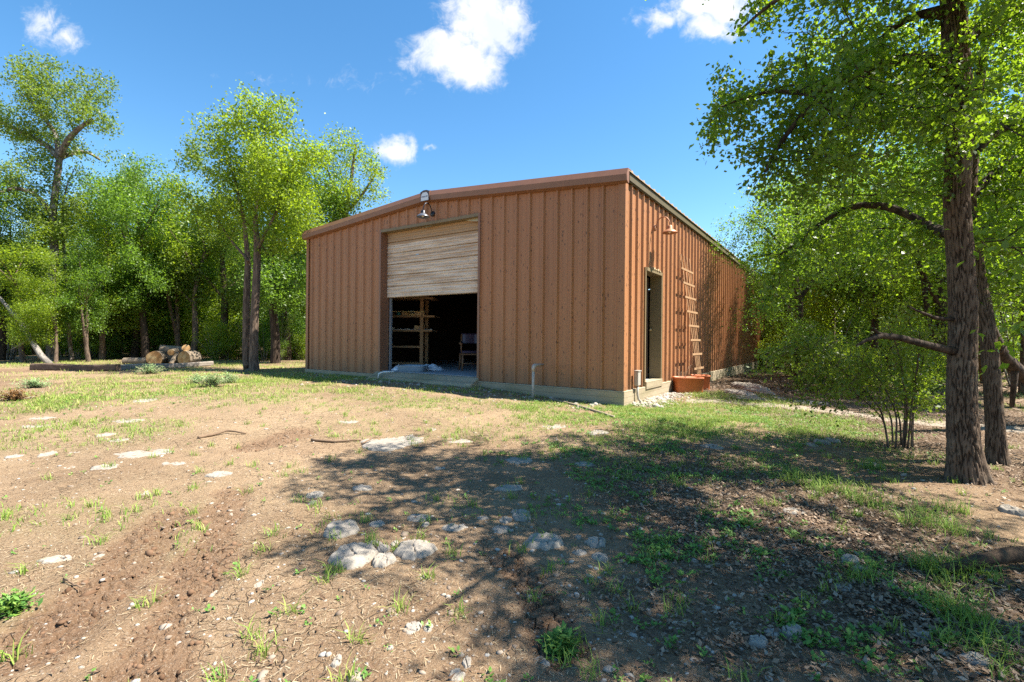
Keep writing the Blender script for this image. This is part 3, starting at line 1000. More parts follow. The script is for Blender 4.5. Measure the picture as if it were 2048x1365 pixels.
MB().add([(x, .235 + .02 * abs(math.sin(3 * x)) + .05 * (z - .68) / .3 + d, z) for d in (0, .045) for z in (.68, .78, .90, .93) for x in (-.20, -.1, 0, .1, .20)],
         [(d * 20 + r_ * 5 + c_, d * 20 + r_ * 5 + c_ + 1, d * 20 + (r_ + 1) * 5 + c_ + 1, d * 20 + (r_ + 1) * 5 + c_) for d in (0, 1) for r_ in range(3) for c_ in range(4)] +
         [(15 + c_, 16 + c_, 36 + c_, 35 + c_) for c_ in range(4)] + [(r_ * 5, (r_ + 1) * 5, 20 + (r_ + 1) * 5, 20 + r_ * 5) for r_ in range(3)] + [(r_ * 5 + 4, (r_ + 1) * 5 + 4, 20 + (r_ + 1) * 5 + 4, 20 + r_ * 5 + 4) for r_ in range(3)]).build('backrest', M_CL, ch, True)
MB().tube([(-.24, 0, .17), (.24, 0, .17)], .014, 8).build('stretcher', M_CW, ch, True)

# tub and crumpled sheeting on the slab
M_TUB = simple("blue_grey_plastic", (0.22, 0.29, 0.36), .35, .4, .1, 7)
b0_ = floor_pt(826, 743)
tb = thing('plastic_tub', 'shallow blue-grey plastic tub on the slab inside the doorway', 'tub', b0_, R(-8))
def rr(w, d, z, n=20, e=.35):
    o = []
    for i in range(n):
        a = 2 * math.pi * (i + .5) / n
        o.append((math.copysign(abs(math.cos(a)) ** e, math.cos(a)) * w, math.copysign(abs(math.sin(a)) ** e, math.sin(a)) * d, z))
    return o
def loft(rings, close_first=True, close_last=True):
    n = len(rings[0]); vs = [v for r_ in rings for v in r_]
    fs = [(i * n + j, i * n + (j + 1) % n, (i + 1) * n + (j + 1) % n, (i + 1) * n + j) for i in range(len(rings) - 1) for j in range(n)]
    if close_first: fs.append(tuple(range(n - 1, -1, -1)))
    if close_last: fs.append(tuple((len(rings) - 1) * n + j for j in range(n)))
    return MB().add(vs, fs)
loft([rr(.30, .2, .0), rr(.31, .21, .01), rr(.335, .235, .125)], True, False).add([], []).build('body', M_TUB, tb, True)
loft([rr(.335, .235, .1252), rr(.35, .25, .126), rr(.35, .25, .145), rr(.33, .23, .147), rr(.30, .2, .03)], False, True).build('rim', M_TUB, tb, False)


def crumple(name, label, cat, loc, sx, sy, h, mat, seed):
    rs_ = np.random.RandomState(seed)
    n = 22
    g = np.linspace(-1, 1, n)
    X, Y = np.meshgrid(g, g)
    f1, f2, cv = worley(X * 2.6 + 9, Y * 2.6 + 9, seed)
    r_ = np.hypot(X, Y)
    Z = h * np.clip(1 - r_ ** 2 * .9, 0, 1) * (0.35 + 1.1 * f1) + .006
    X2 = X * sx * (1 + .25 * perlin(X * 2, Y * 2, seed)); Y2 = Y * sy * (1 + .25 * perlin(X * 2 + 5, Y * 2, seed))
    idx = (np.arange(n - 1)[:, None] * n + np.arange(n - 1)[None]).ravel()
    q_ = np.stack([idx, idx + 1, idx + n + 1, idx + n], 1)
    keep = r_.ravel()[idx] < 1.05
    o = put(name, np_mesh(name, np.stack([X2.ravel(), Y2.ravel(), Z.ravel()], 1), q_[keep], mat), None, loc)
    return tag(o, label, cat)
M_FILM = simple("pale_plastic_film", (0.55, 0.58, 0.63), .3, .5, .15, 20)
crumple('plastic_bag', 'crumpled white plastic bag beside the blue-grey tub', 'bag', floor_pt(797, 742.5), .17, .14, .13, M_FILM, 3)
crumple('plastic_sheet', 'torn pale plastic sheeting heaped against the tub', 'sheeting', floor_pt(862, 741.5), .34, .17, .15, M_FILM, 8)
crumple('paper_scrap', 'flat pale scrap lying on slab in front of the armchair', 'paper', floor_pt(884, 741), .16, .07, .012, M_FILM, 11)

# ------------------------------------------------------------------ rocks
k = material("limestone")
oi = k.n('ShaderNodeObjectInfo').outputs['Random']
pv = k.n('ShaderNodeVectorMath', {0: k.obj, 1: k.n('ShaderNodeCombineXYZ', {0: k.math('MULTIPLY', oi, 37.0), 1: oi, 2: 0.0}).outputs[0]}, operation='ADD').outputs[0]
n1 = k.noise(pv, 5, 6, 0.7); n2 = k.noise(pv, 24, 5, 0.7); n3 = k.noise(pv, 80, 3, .6)
c = k.mix(n1, (0.215, 0.185, 0.15), (0.35, 0.31, 0.26))
c = k.mix(k.ramp(n2, 0.52, 0.70, 0, .6), c, (0.125, 0.12, 0.115))
c = k.mix(k.ramp(n3, 0.60, 0.68, 0, .6), c, (0.05, 0.045, 0.04))
M_ROCK = finish(k, c, 0.92, 0.15, k.math('ADD', k.math('MULTIPLY', n2, .8), k.math('MULTIPLY', n3, .4)), 0.008)


def rock_mesh(rx, ry, h, seed, flat=0.7):
    nr_, na_ = 22, 72
    a = np.linspace(0, 2 * np.pi, na_, endpoint=False)
    rim = 1 + .30 * fbm(np.cos(a) * 1.1 + seed * 3.1, np.sin(a) * 1.1 + seed, seed % 97, 4, .6)
    vs = [(0, 0, 0)]
    t = np.linspace(0, 1, nr_ + 1)[1:] ** 0.8
    pos = []
    for ti in t:
        pos.append(np.stack([np.cos(a) * rim * rx * ti, np.sin(a) * rim * ry * ti, np.full(na_, ti)], 1))
    pos = np.concatenate([[[0, 0, 0]], np.concatenate(pos)])
    x, y, ti = pos.T
    s_ = 1 / max(min(rx, ry), .05)
    prof = 1 - np.clip((ti - flat) / (1 - flat), 0, 1) ** 2.2
    z = h * prof * (1 + .30 * fbm(x * 1.4 * s_ * .8 + seed, y * 1.4 * s_ * .8, 5 + seed % 31, 4, .55))
    z = z + h * .20 * np.round(2.2 * fbm(x * s_ * .7, y * s_ * .7 + seed, 15, 2)) / 2.2 * prof
    f1, f2, cv = worley(x * s_ * .55 + 20 + seed, y * s_ * .55 + 20, 3)
    z = z - (h * .35 + .004) * (1 - sstep(0, .05, f2 - f1)) * (prof > .3) + .007 * fbm(x * 26 + seed, y * 26, 44, 2) * (prof > .2)
    z = np.where(ti > .97, -.06 - h * .3, z)
    fan = np.stack([np.zeros(na_), 1 + np.arange(na_), 1 + (np.arange(na_) + 1) % na_], 1).astype(int)
    i_ = np.arange(nr_ - 1)[:, None] * na_ + 1
    q_ = np.stack([(i_ + np.arange(na_)).ravel(), (i_ + na_ + np.arange(na_)).ravel(), (i_ + na_ + (np.arange(na_) + 1) % na_).ravel(), (i_ + (np.arange(na_) + 1) % na_).ravel()], 1)
    return np_mesh('limestone', np.stack([x, y, z], 1), [fan, q_], M_ROCK, None, True)


ROCK_N = [0]
def rock(px, py, w, hpx, label, hgt=None, name='limestone_rock', group=None):
    ROCK_N[0] += 1
    sd = ROCK_N[0] * 7 + 3
    f_, b_ = gp(px, py + hpx / 2), gp(px, py - hpx / 2)
    cy = (f_.y + b_.y) / 2
    c_ = Vector(((px - 1024) / F * cy, cy, 0))
    rx = w / 2 / F * cy; ry = max((b_.y - f_.y) / 2, .04)
    if hgt is None: hgt = min(.10, .10 * rx + .02)
    hgt *= .46
    ry = max(ry - hgt * .4, rx * .35)
    o = put(name, rock_mesh(rx, ry, hgt, sd), None, (c_.x, c_.y, H1(c_.x, c_.y) - .006))
    return tag(o, label, 'rock', group)

ROCKS = [
 (712, 1112, 92, 58, 'big domed limestone rock, largest of the cluster between the grass tufts', .085),
 (836, 1103, 80, 42, 'cracked limestone slab just beyond the domed rock of the cluster', .065),
 (771, 1124, 46, 34, 'squarish limestone block wedged in front of the cluster crack', .06),
 (771, 1096, 30, 16, 'small limestone chunk filling the crack of the cluster', .04),
 (752, 1086, 36, 12, 'thin limestone ledge along the far edge of the domed rock', .035),
 (793, 1086, 15, 9, 'pebble sized rock on the far edge of the cluster crack', .03),
 (687, 1060, 70, 38, 'pale angular limestone rock with a grass tuft growing at its end', .07),
 (757, 1046, 32, 14, 'half buried grey stone beside the angular rock with grass tuft', .03),
 (841, 1034, 50, 18, 'low pale rock alone beyond the cracked slab', .04),
 (855, 1049, 16, 12, 'fist sized pale stone touching the low lone rock', .03),
 (912, 1057, 52, 17, 'flat blue-grey rock in the shade of the clearing', .04),
 (1015, 1042, 28, 13, 'small shaded rock at the head of a trio', .04),
 (1046, 1036, 36, 20, 'upright shaded rock, tallest of the trio', .06),
 (1006, 1060, 39, 18, 'wide shaded rock on the near side of the trio', .04),
 (970, 1038, 24, 10, 'small buried stone leading up to the shaded trio', .03),
 (1045, 1024, 44, 9, 'thin stone ledge beyond the upright shaded rock', .03),
 (1093, 1090, 84, 36, 'broad lichened limestone slab in tree shade with weeds at its edge', .075),
 (1195, 1091, 43, 20, 'rounded pale rock in tree shade with a weed before it', .06),
 (1204, 1119, 36, 18, 'broken pale rock touching the rounded shaded one', .04),
 (1163, 1110, 28, 12, 'low stone between the broad slab and the broken rock', .03),
 (1161, 1077, 14, 12, 'knobbly little stone behind the broad lichened slab', .045),
 (1023, 979, 54, 14, 'long pale rock at the sunny edge of tree shade', .04),
 (728, 975, 41, 14, 'flat speckled rock in a spot of branch shadow', .035),
 (632, 990, 36, 15, 'rounded sunlit rock with a pebble in front', .04),
 (627, 1004, 16, 10, 'small pale pebble in front of the rounded sunlit rock', .03),
 (883, 930, 24, 9, 'thin pale flake lying on bare sunny dirt', .012),
 (1039, 922, 58, 15, 'long low rock under the dark branch shadow', .035),
 (1172, 931, 45, 11, 'pale rock ringed by weeds in tree shade', .035),
 (785, 881, 118, 40, 'very wide flat limestone outcrop in the sunny clearing', .03),
 (915, 880, 62, 10, 'narrow flat outcrop beside the very wide one', .018),
 (1110, 855, 60, 12, 'flat outcrop in thin grass near the loose pipe', .018),
 (1185, 866, 70, 14, 'flat outcrop half covered by green weeds', .018),
 (863, 858, 22, 7, 'small flake between wide outcrop and building', .012),
 (831, 1264, 33, 32, 'white wedge shaped stone set in cracked bare dirt', .03),
 (862, 1259, 22, 13, 'small white stone touching the white wedge', .025),
 (1088, 1320, 36, 17, 'tan flat stone in dappled cracked earth', .025),
 (940, 1324, 19, 13, 'round pinkish stone in dappled cracked earth', .03),
 (680, 1330, 20, 14, 'white knob of stone in sunny cracked earth', .03),
 (920, 1352, 34, 20, 'flat pale stone at the bottom of the scene', .025),
 (1523, 1288, 40, 24, 'triangular pale stone tipped towards the dirt', .05),
 (1590, 1271, 46, 28, 'sharp edged grey stone slab set on edge in dirt', .07),
 (1548, 1272, 30, 16, 'broken pale stone between the two pointed ones', .035),
 (1705, 1126, 38, 20, 'pale round rock among weeds, upper of a pair', .07),
 (1724, 1142, 28, 15, 'mossy darker rock, lower of the pair among weeds', .05),
 (1690, 1181, 42, 22, 'flat tan rock surrounded by fallen leaves', .035),
 (1790, 1181, 26, 12, 'smooth oval stone standing clear of the leaf litter', .04),
 (1729, 1165, 18, 12, 'small pale stone with moss between weeds', .04),
 (1745, 929, 40, 12, 'flat pale rock in grass near the shrub', .03),
 (1592, 1020, 46, 14, 'tan buried rock in weedy shade', .03),
 (1645, 886, 26, 10, 'dark round rock near the shrub, middle of three', .07),
 (1668, 882, 24, 9, 'grey rock next to the shrub, third of three', .06),
 (1624, 891, 20, 9, 'small blue-grey rock, first of three by the shrub', .05),
 (2025, 1023, 38, 18, 'dark mossy rock under the big trunk', .08),
 (1426, 893, 46, 10, 'long pale rock in the shade edge of the green patch', .03),
 (1962, 1325, 72, 32, 'large flat grey slab buried in leaf litter', .04),
 (1848, 1275, 26, 16, 'pointed grey stone in dark leaf litter', .05),
 (116, 1120, 62, 20, 'white rectangular stone at the sunny side of the clearing', .025),
 (201, 1113, 14, 8, 'white pebble beyond the white rectangular stone', .02),
 (444, 951, 50, 14, 'smooth white rock alone on bare sunny dirt', .035),
 (293, 907, 118, 22, 'long broken white outcrop in the sunny clearing', .03),
 (215, 935, 52, 13, 'flat white rock in front of the long outcrop', .025),
 (350, 926, 50, 9, 'thin white outcrop beside the long broken one', .018),
 (214, 867, 32, 9, 'low white rock in the dry grass, farther of two', .02),
 (241, 880, 32, 8, 'low white rock in the dry grass, nearer of two', .02),
 (97, 908, 18, 12, 'small round white rock in dry grass', .05),
 (32, 910, 30, 9, 'flat white rock in dry grass at the clearing edge', .02),
 (258, 840, 58, 9, 'wide pale outcrop in front of the timbers', .02),
 (292, 801, 40, 9, 'pale flat rock close to the log pile', .025),
 (78, 852, 52, 9, 'pale outcrop among green tufts near the timbers', .018),
 (85, 836, 60, 8, 'long low pale outcrop behind the tuft outcrop', .018),
 (292, 988, 40, 9, 'thin pale slab in the middle of the dry dirt', .015),
 (436, 1180, 17, 16, 'flat pinkish stone beside the muddy rut', .015),
 (523, 1168, 15, 13, 'round cream stone near the muddy rut', .02),
 (150, 900, 24, 7, 'thin pale flake in dry grass', .012),
 (140, 935, 22, 7, 'thin pale flake before the flat white rock', .012),
 (700, 845, 44, 7, 'pale stone strip in dirt before the roll-up door', .015),
]
for r_ in ROCKS: rock(*r_)

# heap of grey stones past the planters
for i, (px, py, w, hh, z, lab) in enumerate([
        (1478, 789, 46, 14, .14, 'big grey boulder of the heap past the planters'), (1500, 778, 40, 14, .22, 'topmost grey stone of the heap past the planters'),
        (1518, 785, 30, 12, .12, 'grey stone on the tree side of the heap past the planters'), (1494, 797, 60, 10, .07, 'flat grey slab in front of the heap past the planters'),
        (1524, 800, 34, 9, .06, 'low grey stone lying off the heap towards the trees'), (1620, 806, 60, 10, .05, 'low grey ledge along the far edge of the path'),
        (1560, 797, 26, 8, .05, 'small grey stone between heap and path ledge')]):
    rock(px, py, w, hh, lab, z, 'grey_rock')

# ------------------------------------------------------------------ logs, timbers, sticks
k = material("log_bark")
n1 = k.noise(k.scale(k.obj, (.35, 3, 3)), 5, 6, .65)
M_LOGB = finish(k, k.mix(n1, (0.094, 0.068, 0.047), (0.259, 0.209, 0.151)), .9, .15, n1, .03)
k = material("cut_wood")
sx_ = k.n('ShaderNodeSeparateXYZ', {0: k.obj})
rr_ = k.math('SQRT', k.math('ADD', k.math('POWER', sx_.outputs[1], 2.0), k.math('POWER', sx_.outputs[2], 2.0)))
n1 = k.noise(k.obj, 7, 5, .65)
rng_ = k.math('SINE', k.math('ADD', k.math('MULTIPLY', rr_, 130.0), k.math('MULTIPLY', n1, 6.0)))
c = k.mix(k.ramp(n1, .35, .7), (0.286, 0.143, 0.051), (0.472, 0.337, 0.168))
c = k.mix(k.ramp(rng_, -1, 1, 0, .35), c, (0.202, 0.110, 0.051))
M_CUT = finish(k, c, .85, .2, n1, .004)


def log(name, label, loc, r, L, rotz, tilt=0.0, seed=1, cat='log', group=None):
    t = thing(name, label, cat, loc, 0, group)
    t.rotation_euler = (0, tilt, rotz)
    n, m = 28, 12
    a = np.linspace(0, 2 * np.pi, n, endpoint=False)
    vs = []
    for i in range(m):
        x = -L / 2 + L * i / (m - 1)
        rad_ = r * (1 + .10 * fbm(np.cos(a) * 1.2 + seed, np.sin(a) * 1.2 + x * .8 / r * .3, seed, 3))
        vs += [(x, rad_[j] * math.cos(a[j]), rad_[j] * math.sin(a[j])) for j in range(n)]
    fs = [(i * n + j, (i + 1) * n + j, (i + 1) * n + (j + 1) % n, i * n + (j + 1) % n) for i in range(m - 1) for j in range(n)]
    MB().add(vs, fs).build('bark', M_LOGB, t, True)
    for e, sg in ((0, -1), (m - 1, 1)):
        ring = [vs[e * n + j] for j in range(n)]
        xx = ring[0][0]
        MB().add([(xx + sg * .002, y * .985, z * .985) for x, y, z in ring] + [(xx + sg * .008, 0, 0)], [(j, (j + 1) % n, n) for j in range(n)]).build('cut_face', M_CUT, t)
    return t


def at_log(px, py, r):
    g = gp(px, py); return Vector((g.x, g.y, H1(g.x, g.y)))
g = gp(287, 731)
LZ = lambda x, y: H1(x, y)
def lg(dx, dy, z, r, L, rz, lab, tilt=0.0, sd=1):
    x = g.x + dx * .85; y = g.y + dy * .9; z *= .8; r *= .8
    log('cut_log', lab, (x, y, LZ(x, y) + z), r, L * .8, rz, tilt, sd)
lg(.10, .55, .29, .31, .5, R(-78), 'thick log round with orange cut face, in front of the pile', 0, 2)
lg(1.36, .62, .27, .31, .6, R(-100), 'thick log round with rotten orange end, beside the pale timber', 0, 3)
lg(-.66, .45, .14, .15, .9, R(12), 'short pale log lying flat beside the orange round', 0, 4)
lg(.62, 1.15, .30, .30, 1.1, R(15), 'rough bark log at the back bottom of the pile', 0, 5)
lg(.38, 1.0, .62, .20, .9, R(25), 'knobbly log lying across the top of the pile', R(6), 6)
lg(.66, .75, .57, .13, .8, R(-75), 'log with small yellow cut end on top of the pile', R(4), 7)
lg(1.10, .80, .63, .15, .7, R(-60), 'stubby log with yellow end leaning at the top of the pile', R(-14), 8)
lg(.82, .52, .28, .10, .55, R(80), 'thin reddish split log propped inside the pile', R(-55), 9)

M_BEAM = simple("weathered_timber", (0.11, 0.075, 0.055), .9, .15, .6, 14, 0, .01)
M_BEAM2 = simple("grey_weathered_timber", (0.24, 0.205, 0.17), .9, .15, .5, 14, 0, .01)
def timber(lab, p, q, mat, w=.16):
    a, b = gp(*p), gp(*q)
    a.z = H1(a.x, a.y); b.z = H1(b.x, b.y)
    m = (a + b) / 2
    o = MB()
    d = (b - a); L = d.length
    segs = 9
    n = 12
    rings = []
    for i in range(segs):
        x = -L / 2 + L * i / (segs - 1)
        ring = rr(w * .5, w * .5, 0, n, .4)
        rings.append([(x, y * (1 + .05 * random.uniform(-1, 1)), z + .015 * math.sin(i)) for y, z, _ in ring])
    ob = loft(rings).build('landscape_timber', mat)
    ob.location = m + Vector((0, 0, w * .42)); ob.rotation_euler = (0, -math.atan2(d.z, math.hypot(d.x, d.y)), math.atan2(d.y, d.x))
    tag(ob, lab, 'timber')
timber('dark rotting landscape timber lying under the twin-stemmed oak', (66, 741), (236, 743), M_BEAM, .19)
timber('grey landscape timber lying in front of the log pile', (239, 740), (425, 733), M_BEAM2, .15)

M_STICK = simple("dead_stick", (0.17, 0.115, 0.075), .9, .15, .35, 20)
def stick(lab, pts_, r, name='fallen_stick', lift=.012, mat=None, cat='stick'):
    q_ = []
    for p in pts_:
        v = gp(p[0], p[1]); h_ = p[2] if len(p) > 2 else 0
        q_.append(Vector((v.x, v.y, H1(v.x, v.y) + lift + h_)))
    fin = []
    for a, b in zip(q_[:-1], q_[1:]):
        for t in (0, .25, .5, .75):
            w = a.lerp(b, t); w.z += random.uniform(0, .006); w.x += random.uniform(-.01, .01); fin.append(w)
    fin.append(q_[-1])
    m = len(fin)
    return tag(MB().tube(fin, [r * (1 - .55 * i / m) for i in range(m)], 8, True, .25).build(name, mat or M_STICK, None, True), lab, cat)
stick('long pale stick lying across the sunny dirt', [(395, 879), (430, 873), (455, 869, .02), (492, 871)], .017)
stick('straight dark stick beside the wide outcrop', [(622, 883), (670, 884), (722, 881)], .016)
stick('thin twig resting on the wide flat outcrop', [(724, 889), (745, 883, .03), (756, 882, .03)], .009)
M_ROT = bark_material("rotten_bark", (0.035, 0.024, 0.018), (0.12, 0.08, 0.05), 8, .02)
stick('thick dark fallen branch in the leaf litter below the big trunk', [(2120, 1128, .05), (2020, 1134, .04), (1950, 1142, .02), (1875, 1148)], .045, 'fallen_branch', .03, M_ROT, 'branch')
stick('thin bent twig on the dry dirt near white rectangular stone', [(128, 1166), (150, 1172), (162, 1183)], .005)
# ------------------------------------------------------------------ trees
def resample(path, step):
    P = np.array([[*p[:3]] for p in path], float); Rr = np.array([p[3] for p in path], float)
    seg = np.linalg.norm(np.diff(P, axis=0), axis=1)
    s = np.concatenate([[0], np.cumsum(seg)])
    n = max(2, int(s[-1] / step) + 1)
    t = np.linspace(0, s[-1], n)
    # smooth the polyline
    out = np.stack([np.interp(t, s, P[:, i]) for i in range(3)], 1)
    for _ in range(max(1, int(.25 / step))):
        out[1:-1] = (out[:-2] + 2 * out[1:-1] + out[2:]) / 4
    return out, np.interp(t, s, Rr)


def grow(seed, limbs, blobs, n_attr, D, di=1.2, dk=None, jit=.25, up=.05, iters=90, ncl=34):
    """space colonisation: limbs [(x,y,z,r)...] seed the skeleton, blobs (c, r, weight) hold the crown"""
    rng = np.random.RandomState(seed)
    dk = dk or D * 1.6
    pos = []; par = []; rfix = []
    for li, path in enumerate(limbs):
        p, r = resample(path, D)
        if li == 0 or not pos:
            base = -1
        else:
            base = int(np.argmin(np.linalg.norm(np.array(pos) - p[0], axis=1)))
            if np.linalg.norm(np.array(pos[base]) - p[0]) > .6: base = -1
        for i in range(len(p)):
            pos.append(p[i]); par.append(base); rfix.append(r[i]); base = len(pos) - 1
    w = np.array([b[2] * b[1][0] * b[1][1] * b[1][2] for b in blobs]); w = w / w.sum()
    A = []
    for b, f in zip(blobs, w):
        m = max(8, int(n_attr * f))
        u = rng.normal(size=(m, 3)); u /= np.linalg.norm(u, axis=1)[:, None]
        rr_ = rng.rand(m) ** (1 / 2.2)
        pt = u * rr_[:, None]
        nc = max(4, m // ncl)
        half = rng.rand(m) < .9
        cen = pt[rng.randint(0, m, nc)] * rng.uniform(.7, 1.28, (nc, 1))
        pt = np.where(half[:, None], cen[rng.randint(0, nc, m)] + rng.normal(size=(m, 3)) * .15, pt)
        A.append(np.array(b[0]) + pt * np.array(b[1]))
    A = np.concatenate(A)
    nodes = np.array(pos); n0 = len(nodes)
    par = list(par)
    d2 = np.linalg.norm(A[:, None] - nodes[None], axis=2)
    near = d2.argmin(1); nd = d2.min(1)
    cnt = np.zeros(60000, int)
    alive = np.ones(len(A), bool)
    for it in range(iters):
        if not alive.any(): break
        lim = di if it > 25 else di * 3
        act = alive & (nd < lim)
        if not act.any(): break
        a = np.where(act)[0]
        v = A[a] - nodes[near[a]]; v /= (np.linalg.norm(v, axis=1)[:, None] + 1e-9)
        ids, inv = np.unique(near[a], return_inverse=True)
        s = np.zeros((len(ids), 3)); np.add.at(s, inv, v)
        ok = cnt[ids] < 3
        ids = ids[ok]; s = s[ok]
        if not len(ids): break
        s /= (np.linalg.norm(s, axis=1)[:, None] + 1e-9)
        s += rng.normal(size=s.shape) * jit; s[:, 2] += up
        s /= (np.linalg.norm(s, axis=1)[:, None] + 1e-9)
        new = nodes[ids] + s * D
        cnt[ids] += 1
        b0 = len(nodes)
        nodes = np.concatenate([nodes, new]); par += list(ids)
        aa = np.where(alive)[0]
        dn = np.linalg.norm(A[aa][:, None] - new[None], axis=2)
        j = dn.argmin(1); m = dn[np.arange(len(aa)), j]
        up_ = m < nd[aa]
        nd[aa[up_]] = m[up_]; near[aa[up_]] = b0 + j[up_]
        alive &= nd > dk
        if len(nodes) > 26000: break
    par = np.array(par)
    # radii by the pipe model
    N = len(nodes)
    r0 = .0035
    p_ = 2.35
    acc = np.zeros(N)
    for i in range(N - 1, -1, -1):
        if acc[i] == 0: acc[i] = r0 ** p_
        if par[i] >= 0: acc[par[i]] += acc[i]
    rad_ = acc ** (1 / p_)
    rf = np.array(rfix); rad_[:n0] = rf
    # branches may not be thicker than what they spring from
    for i in range(n0, N):
        rad_[i] = min(rad_[i], rad_[par[i]] * .85 if par[i] < n0 else rad_[par[i]])
    return nodes, par, rad_, n0


def wood_mesh(name, nodes, par, rad_, mat, rmin=.003, sub=None):
    """tubes along every edge; returns mesh"""
    N = len(nodes)
    d = np.zeros((N, 3))
    has = par >= 0
    d[has] = nodes[has] - nodes[par[has]]
    root = np.where(~has)[0]
    first = np.full(N, -1)
    best = np.full(N, -1.0)
    for i in range(N):
        p = par[i]
        if p >= 0 and rad_[i] > best[p]: best[p] = rad_[i]; first[p] = i
    for r_ in root:
        if first[r_] >= 0: d[r_] = nodes[first[r_]] - nodes[r_]
    d /= (np.linalg.norm(d, axis=1)[:, None] + 1e-9)
    ref = np.array([.31, .93, .18])
    def ring(p, dd, rr_, n):
        x = np.cross(dd, ref); x /= (np.linalg.norm(x, axis=1)[:, None] + 1e-9)
        y = np.cross(dd, x)
        a = np.linspace(0, 2 * np.pi, n, endpoint=False)
        return p[:, None] + rr_[:, None, None] * (np.cos(a)[None, :, None] * x[:, None] + np.sin(a)[None, :, None] * y[:, None])
    V = []; Fq = []; off_ = 0
    e = np.where(has & (rad_ > rmin))[0]
    for n, sel in ((10, rad_[e] > .03), (5, (rad_[e] <= .03) & (rad_[e] > .009)), (3, rad_[e] <= .009)):
        ee = e[sel]
        if not len(ee): continue
        pp_ = par[ee]
        cont = first[pp_] == ee
        # start ring: parent's own direction for a continuing branch
        ds = np.where(cont[:, None], d[pp_], d[ee])
        rs_ = np.where(cont, np.minimum(rad_[pp_], rad_[ee] * 1.6), rad_[ee] * 1.15)
        r1 = ring(nodes[pp_], ds, rs_, n); r2 = ring(nodes[ee], d[ee], rad_[ee], n)
        m = len(ee)
        V.append(np.stack([r1, r2], 1).reshape(-1, 3))
        b = off_ + np.arange(m)[:, None] * (2 * n)
        k0 = np.arange(n)[None]; k1 = (np.arange(n)[None] + 1) % n
        Fq.append(np.stack([(b + k0).ravel(), (b + k1).ravel(), (b + n + k1).ravel(), (b + n + k0).ravel()], 1))
        off_ += m * 2 * n
    return np_mesh(name, np.concatenate(V), Fq, mat, None, True)


def leaf_mesh(name, seed, nodes, par, rad_, mat, k=10, sigma=.12, size=.06, rmax=.010, up=.5, droop=.1, width=.5, clump=.5):
    rng = np.random.RandomState(seed + 900)
    sel = np.where((rad_ < rmax) & (par >= 0))[0]
    P = nodes[sel]; dd = P - nodes[par[sel]]; dd /= (np.linalg.norm(dd, axis=1)[:, None] + 1e-9)
    kk = rng.poisson(k, len(sel))
    i = np.repeat(np.arange(len(sel)), kk)
    N = len(i)
    base = P[i] + rng.normal(size=(N, 3)) * sigma - dd[i] * rng.rand(N, 1) * .1
    di_ = dd[i] * .5 + rng.normal(size=(N, 3)) * .75; di_[:, 2] -= droop
    di_ /= np.linalg.norm(di_, axis=1)[:, None]
    nr_ = rng.normal(size=(N, 3)) * .75; nr_[:, 2] += up
    nr_ -= di_ * (nr_ * di_).sum(1)[:, None]
    nr_ /= (np.linalg.norm(nr_, axis=1)[:, None] + 1e-9)
    sd = np.cross(nr_, di_)
    L = size * rng.uniform(.6, 1.35, N)[:, None]
    w = L * width * .5 * rng.uniform(.8, 1.2, N)[:, None]
    v0 = base
    v1 = base + di_ * L * .45 + sd * w + nr_ * L * .07
    v2 = base + di_ * L
    v3 = base + di_ * L * .45 - sd * w + nr_ * L * .07
    V = np.stack([v0, v1, v2, v3], 1).reshape(-1, 3)
    q_ = np.arange(N * 4).reshape(N, 4)
    # tonal drift from spray to spray, plus leaf to leaf
    cl = rng.rand(len(sel))
    sm = .5 + .9 * perlin(P[:, 0] * .9 + seed, P[:, 1] * .9 + P[:, 2] * .8, seed % 83)
    var = np.clip(clump * (.5 * sm + .5 * cl)[i] + (1 - clump) * rng.rand(N), 0, 1)
    print(name, len(sel), N)
    return np_mesh(name, V, q_, mat, {'var': np.repeat(var, 4)})


BARK_GREY = bark_material("grey_bark", (0.065, 0.052, 0.042), (0.27, 0.225, 0.185), 8, .03, (0.38, 0.36, 0.32))
BARK_DARK = bark_material("dark_bark", (0.030, 0.022, 0.017), (0.115, 0.082, 0.060), 9, .03)
BARK_BROWN = bark_material("brown_bark", (0.075, 0.053, 0.040), (0.25, 0.18, 0.13), 9, .03)
BARK_DEAD = bark_material("dead_bark", (0.143, 0.126, 0.109), (0.320, 0.292, 0.258), 7, .02)
LEAF_ELM = leaf_material("elm_leaf", (0.055, 0.105, 0.010), (0.20, 0.275, 0.022), (0.44, 0.60, 0.024), .48, .5)
LEAF_OAK = leaf_material("oak_leaf", (0.038, 0.075, 0.012), (0.17, 0.235, 0.033), (0.34, 0.48, 0.03), .42, .5)
LEAF_WOOD = leaf_material("wood_leaf", (0.034, 0.080, 0.013), (0.145, 0.24, 0.034), (0.29, 0.50, 0.03), .45, .5)
LEAF_NEAR = leaf_material("near_leaf", (0.026, 0.062, 0.013), (0.12, 0.20, 0.03), (0.36, 0.55, 0.022), .5, .6)
LEAF_CEDAR = leaf_material("cedar_leaf", (0.040, 0.085, 0.010), (0.14, 0.23, 0.024), (0.23, 0.38, 0.026), .34)


def tree(name, label, cat, base, wood, crown, group=None, rot=0, sc=(1, 1, 1)):
    t = thing(name, label, cat, base, rot, group)
    t.scale = sc
    put('trunk', wood, t)
    if crown: put('crown', crown, t)
    return t


def rel(pts_, base):
    return [(p[0] - base[0], p[1] - base[1], p[2] - base[2], r) for p, r in pts_]


def pxl(Y, base, seq):
    """limb given by places in the photograph at distance Y (dY per point), relative to base"""
    return [(*(at(s[0], s[1], Y + (s[3] if len(s) > 3 else 0)) - base), s[2]) for s in seq]


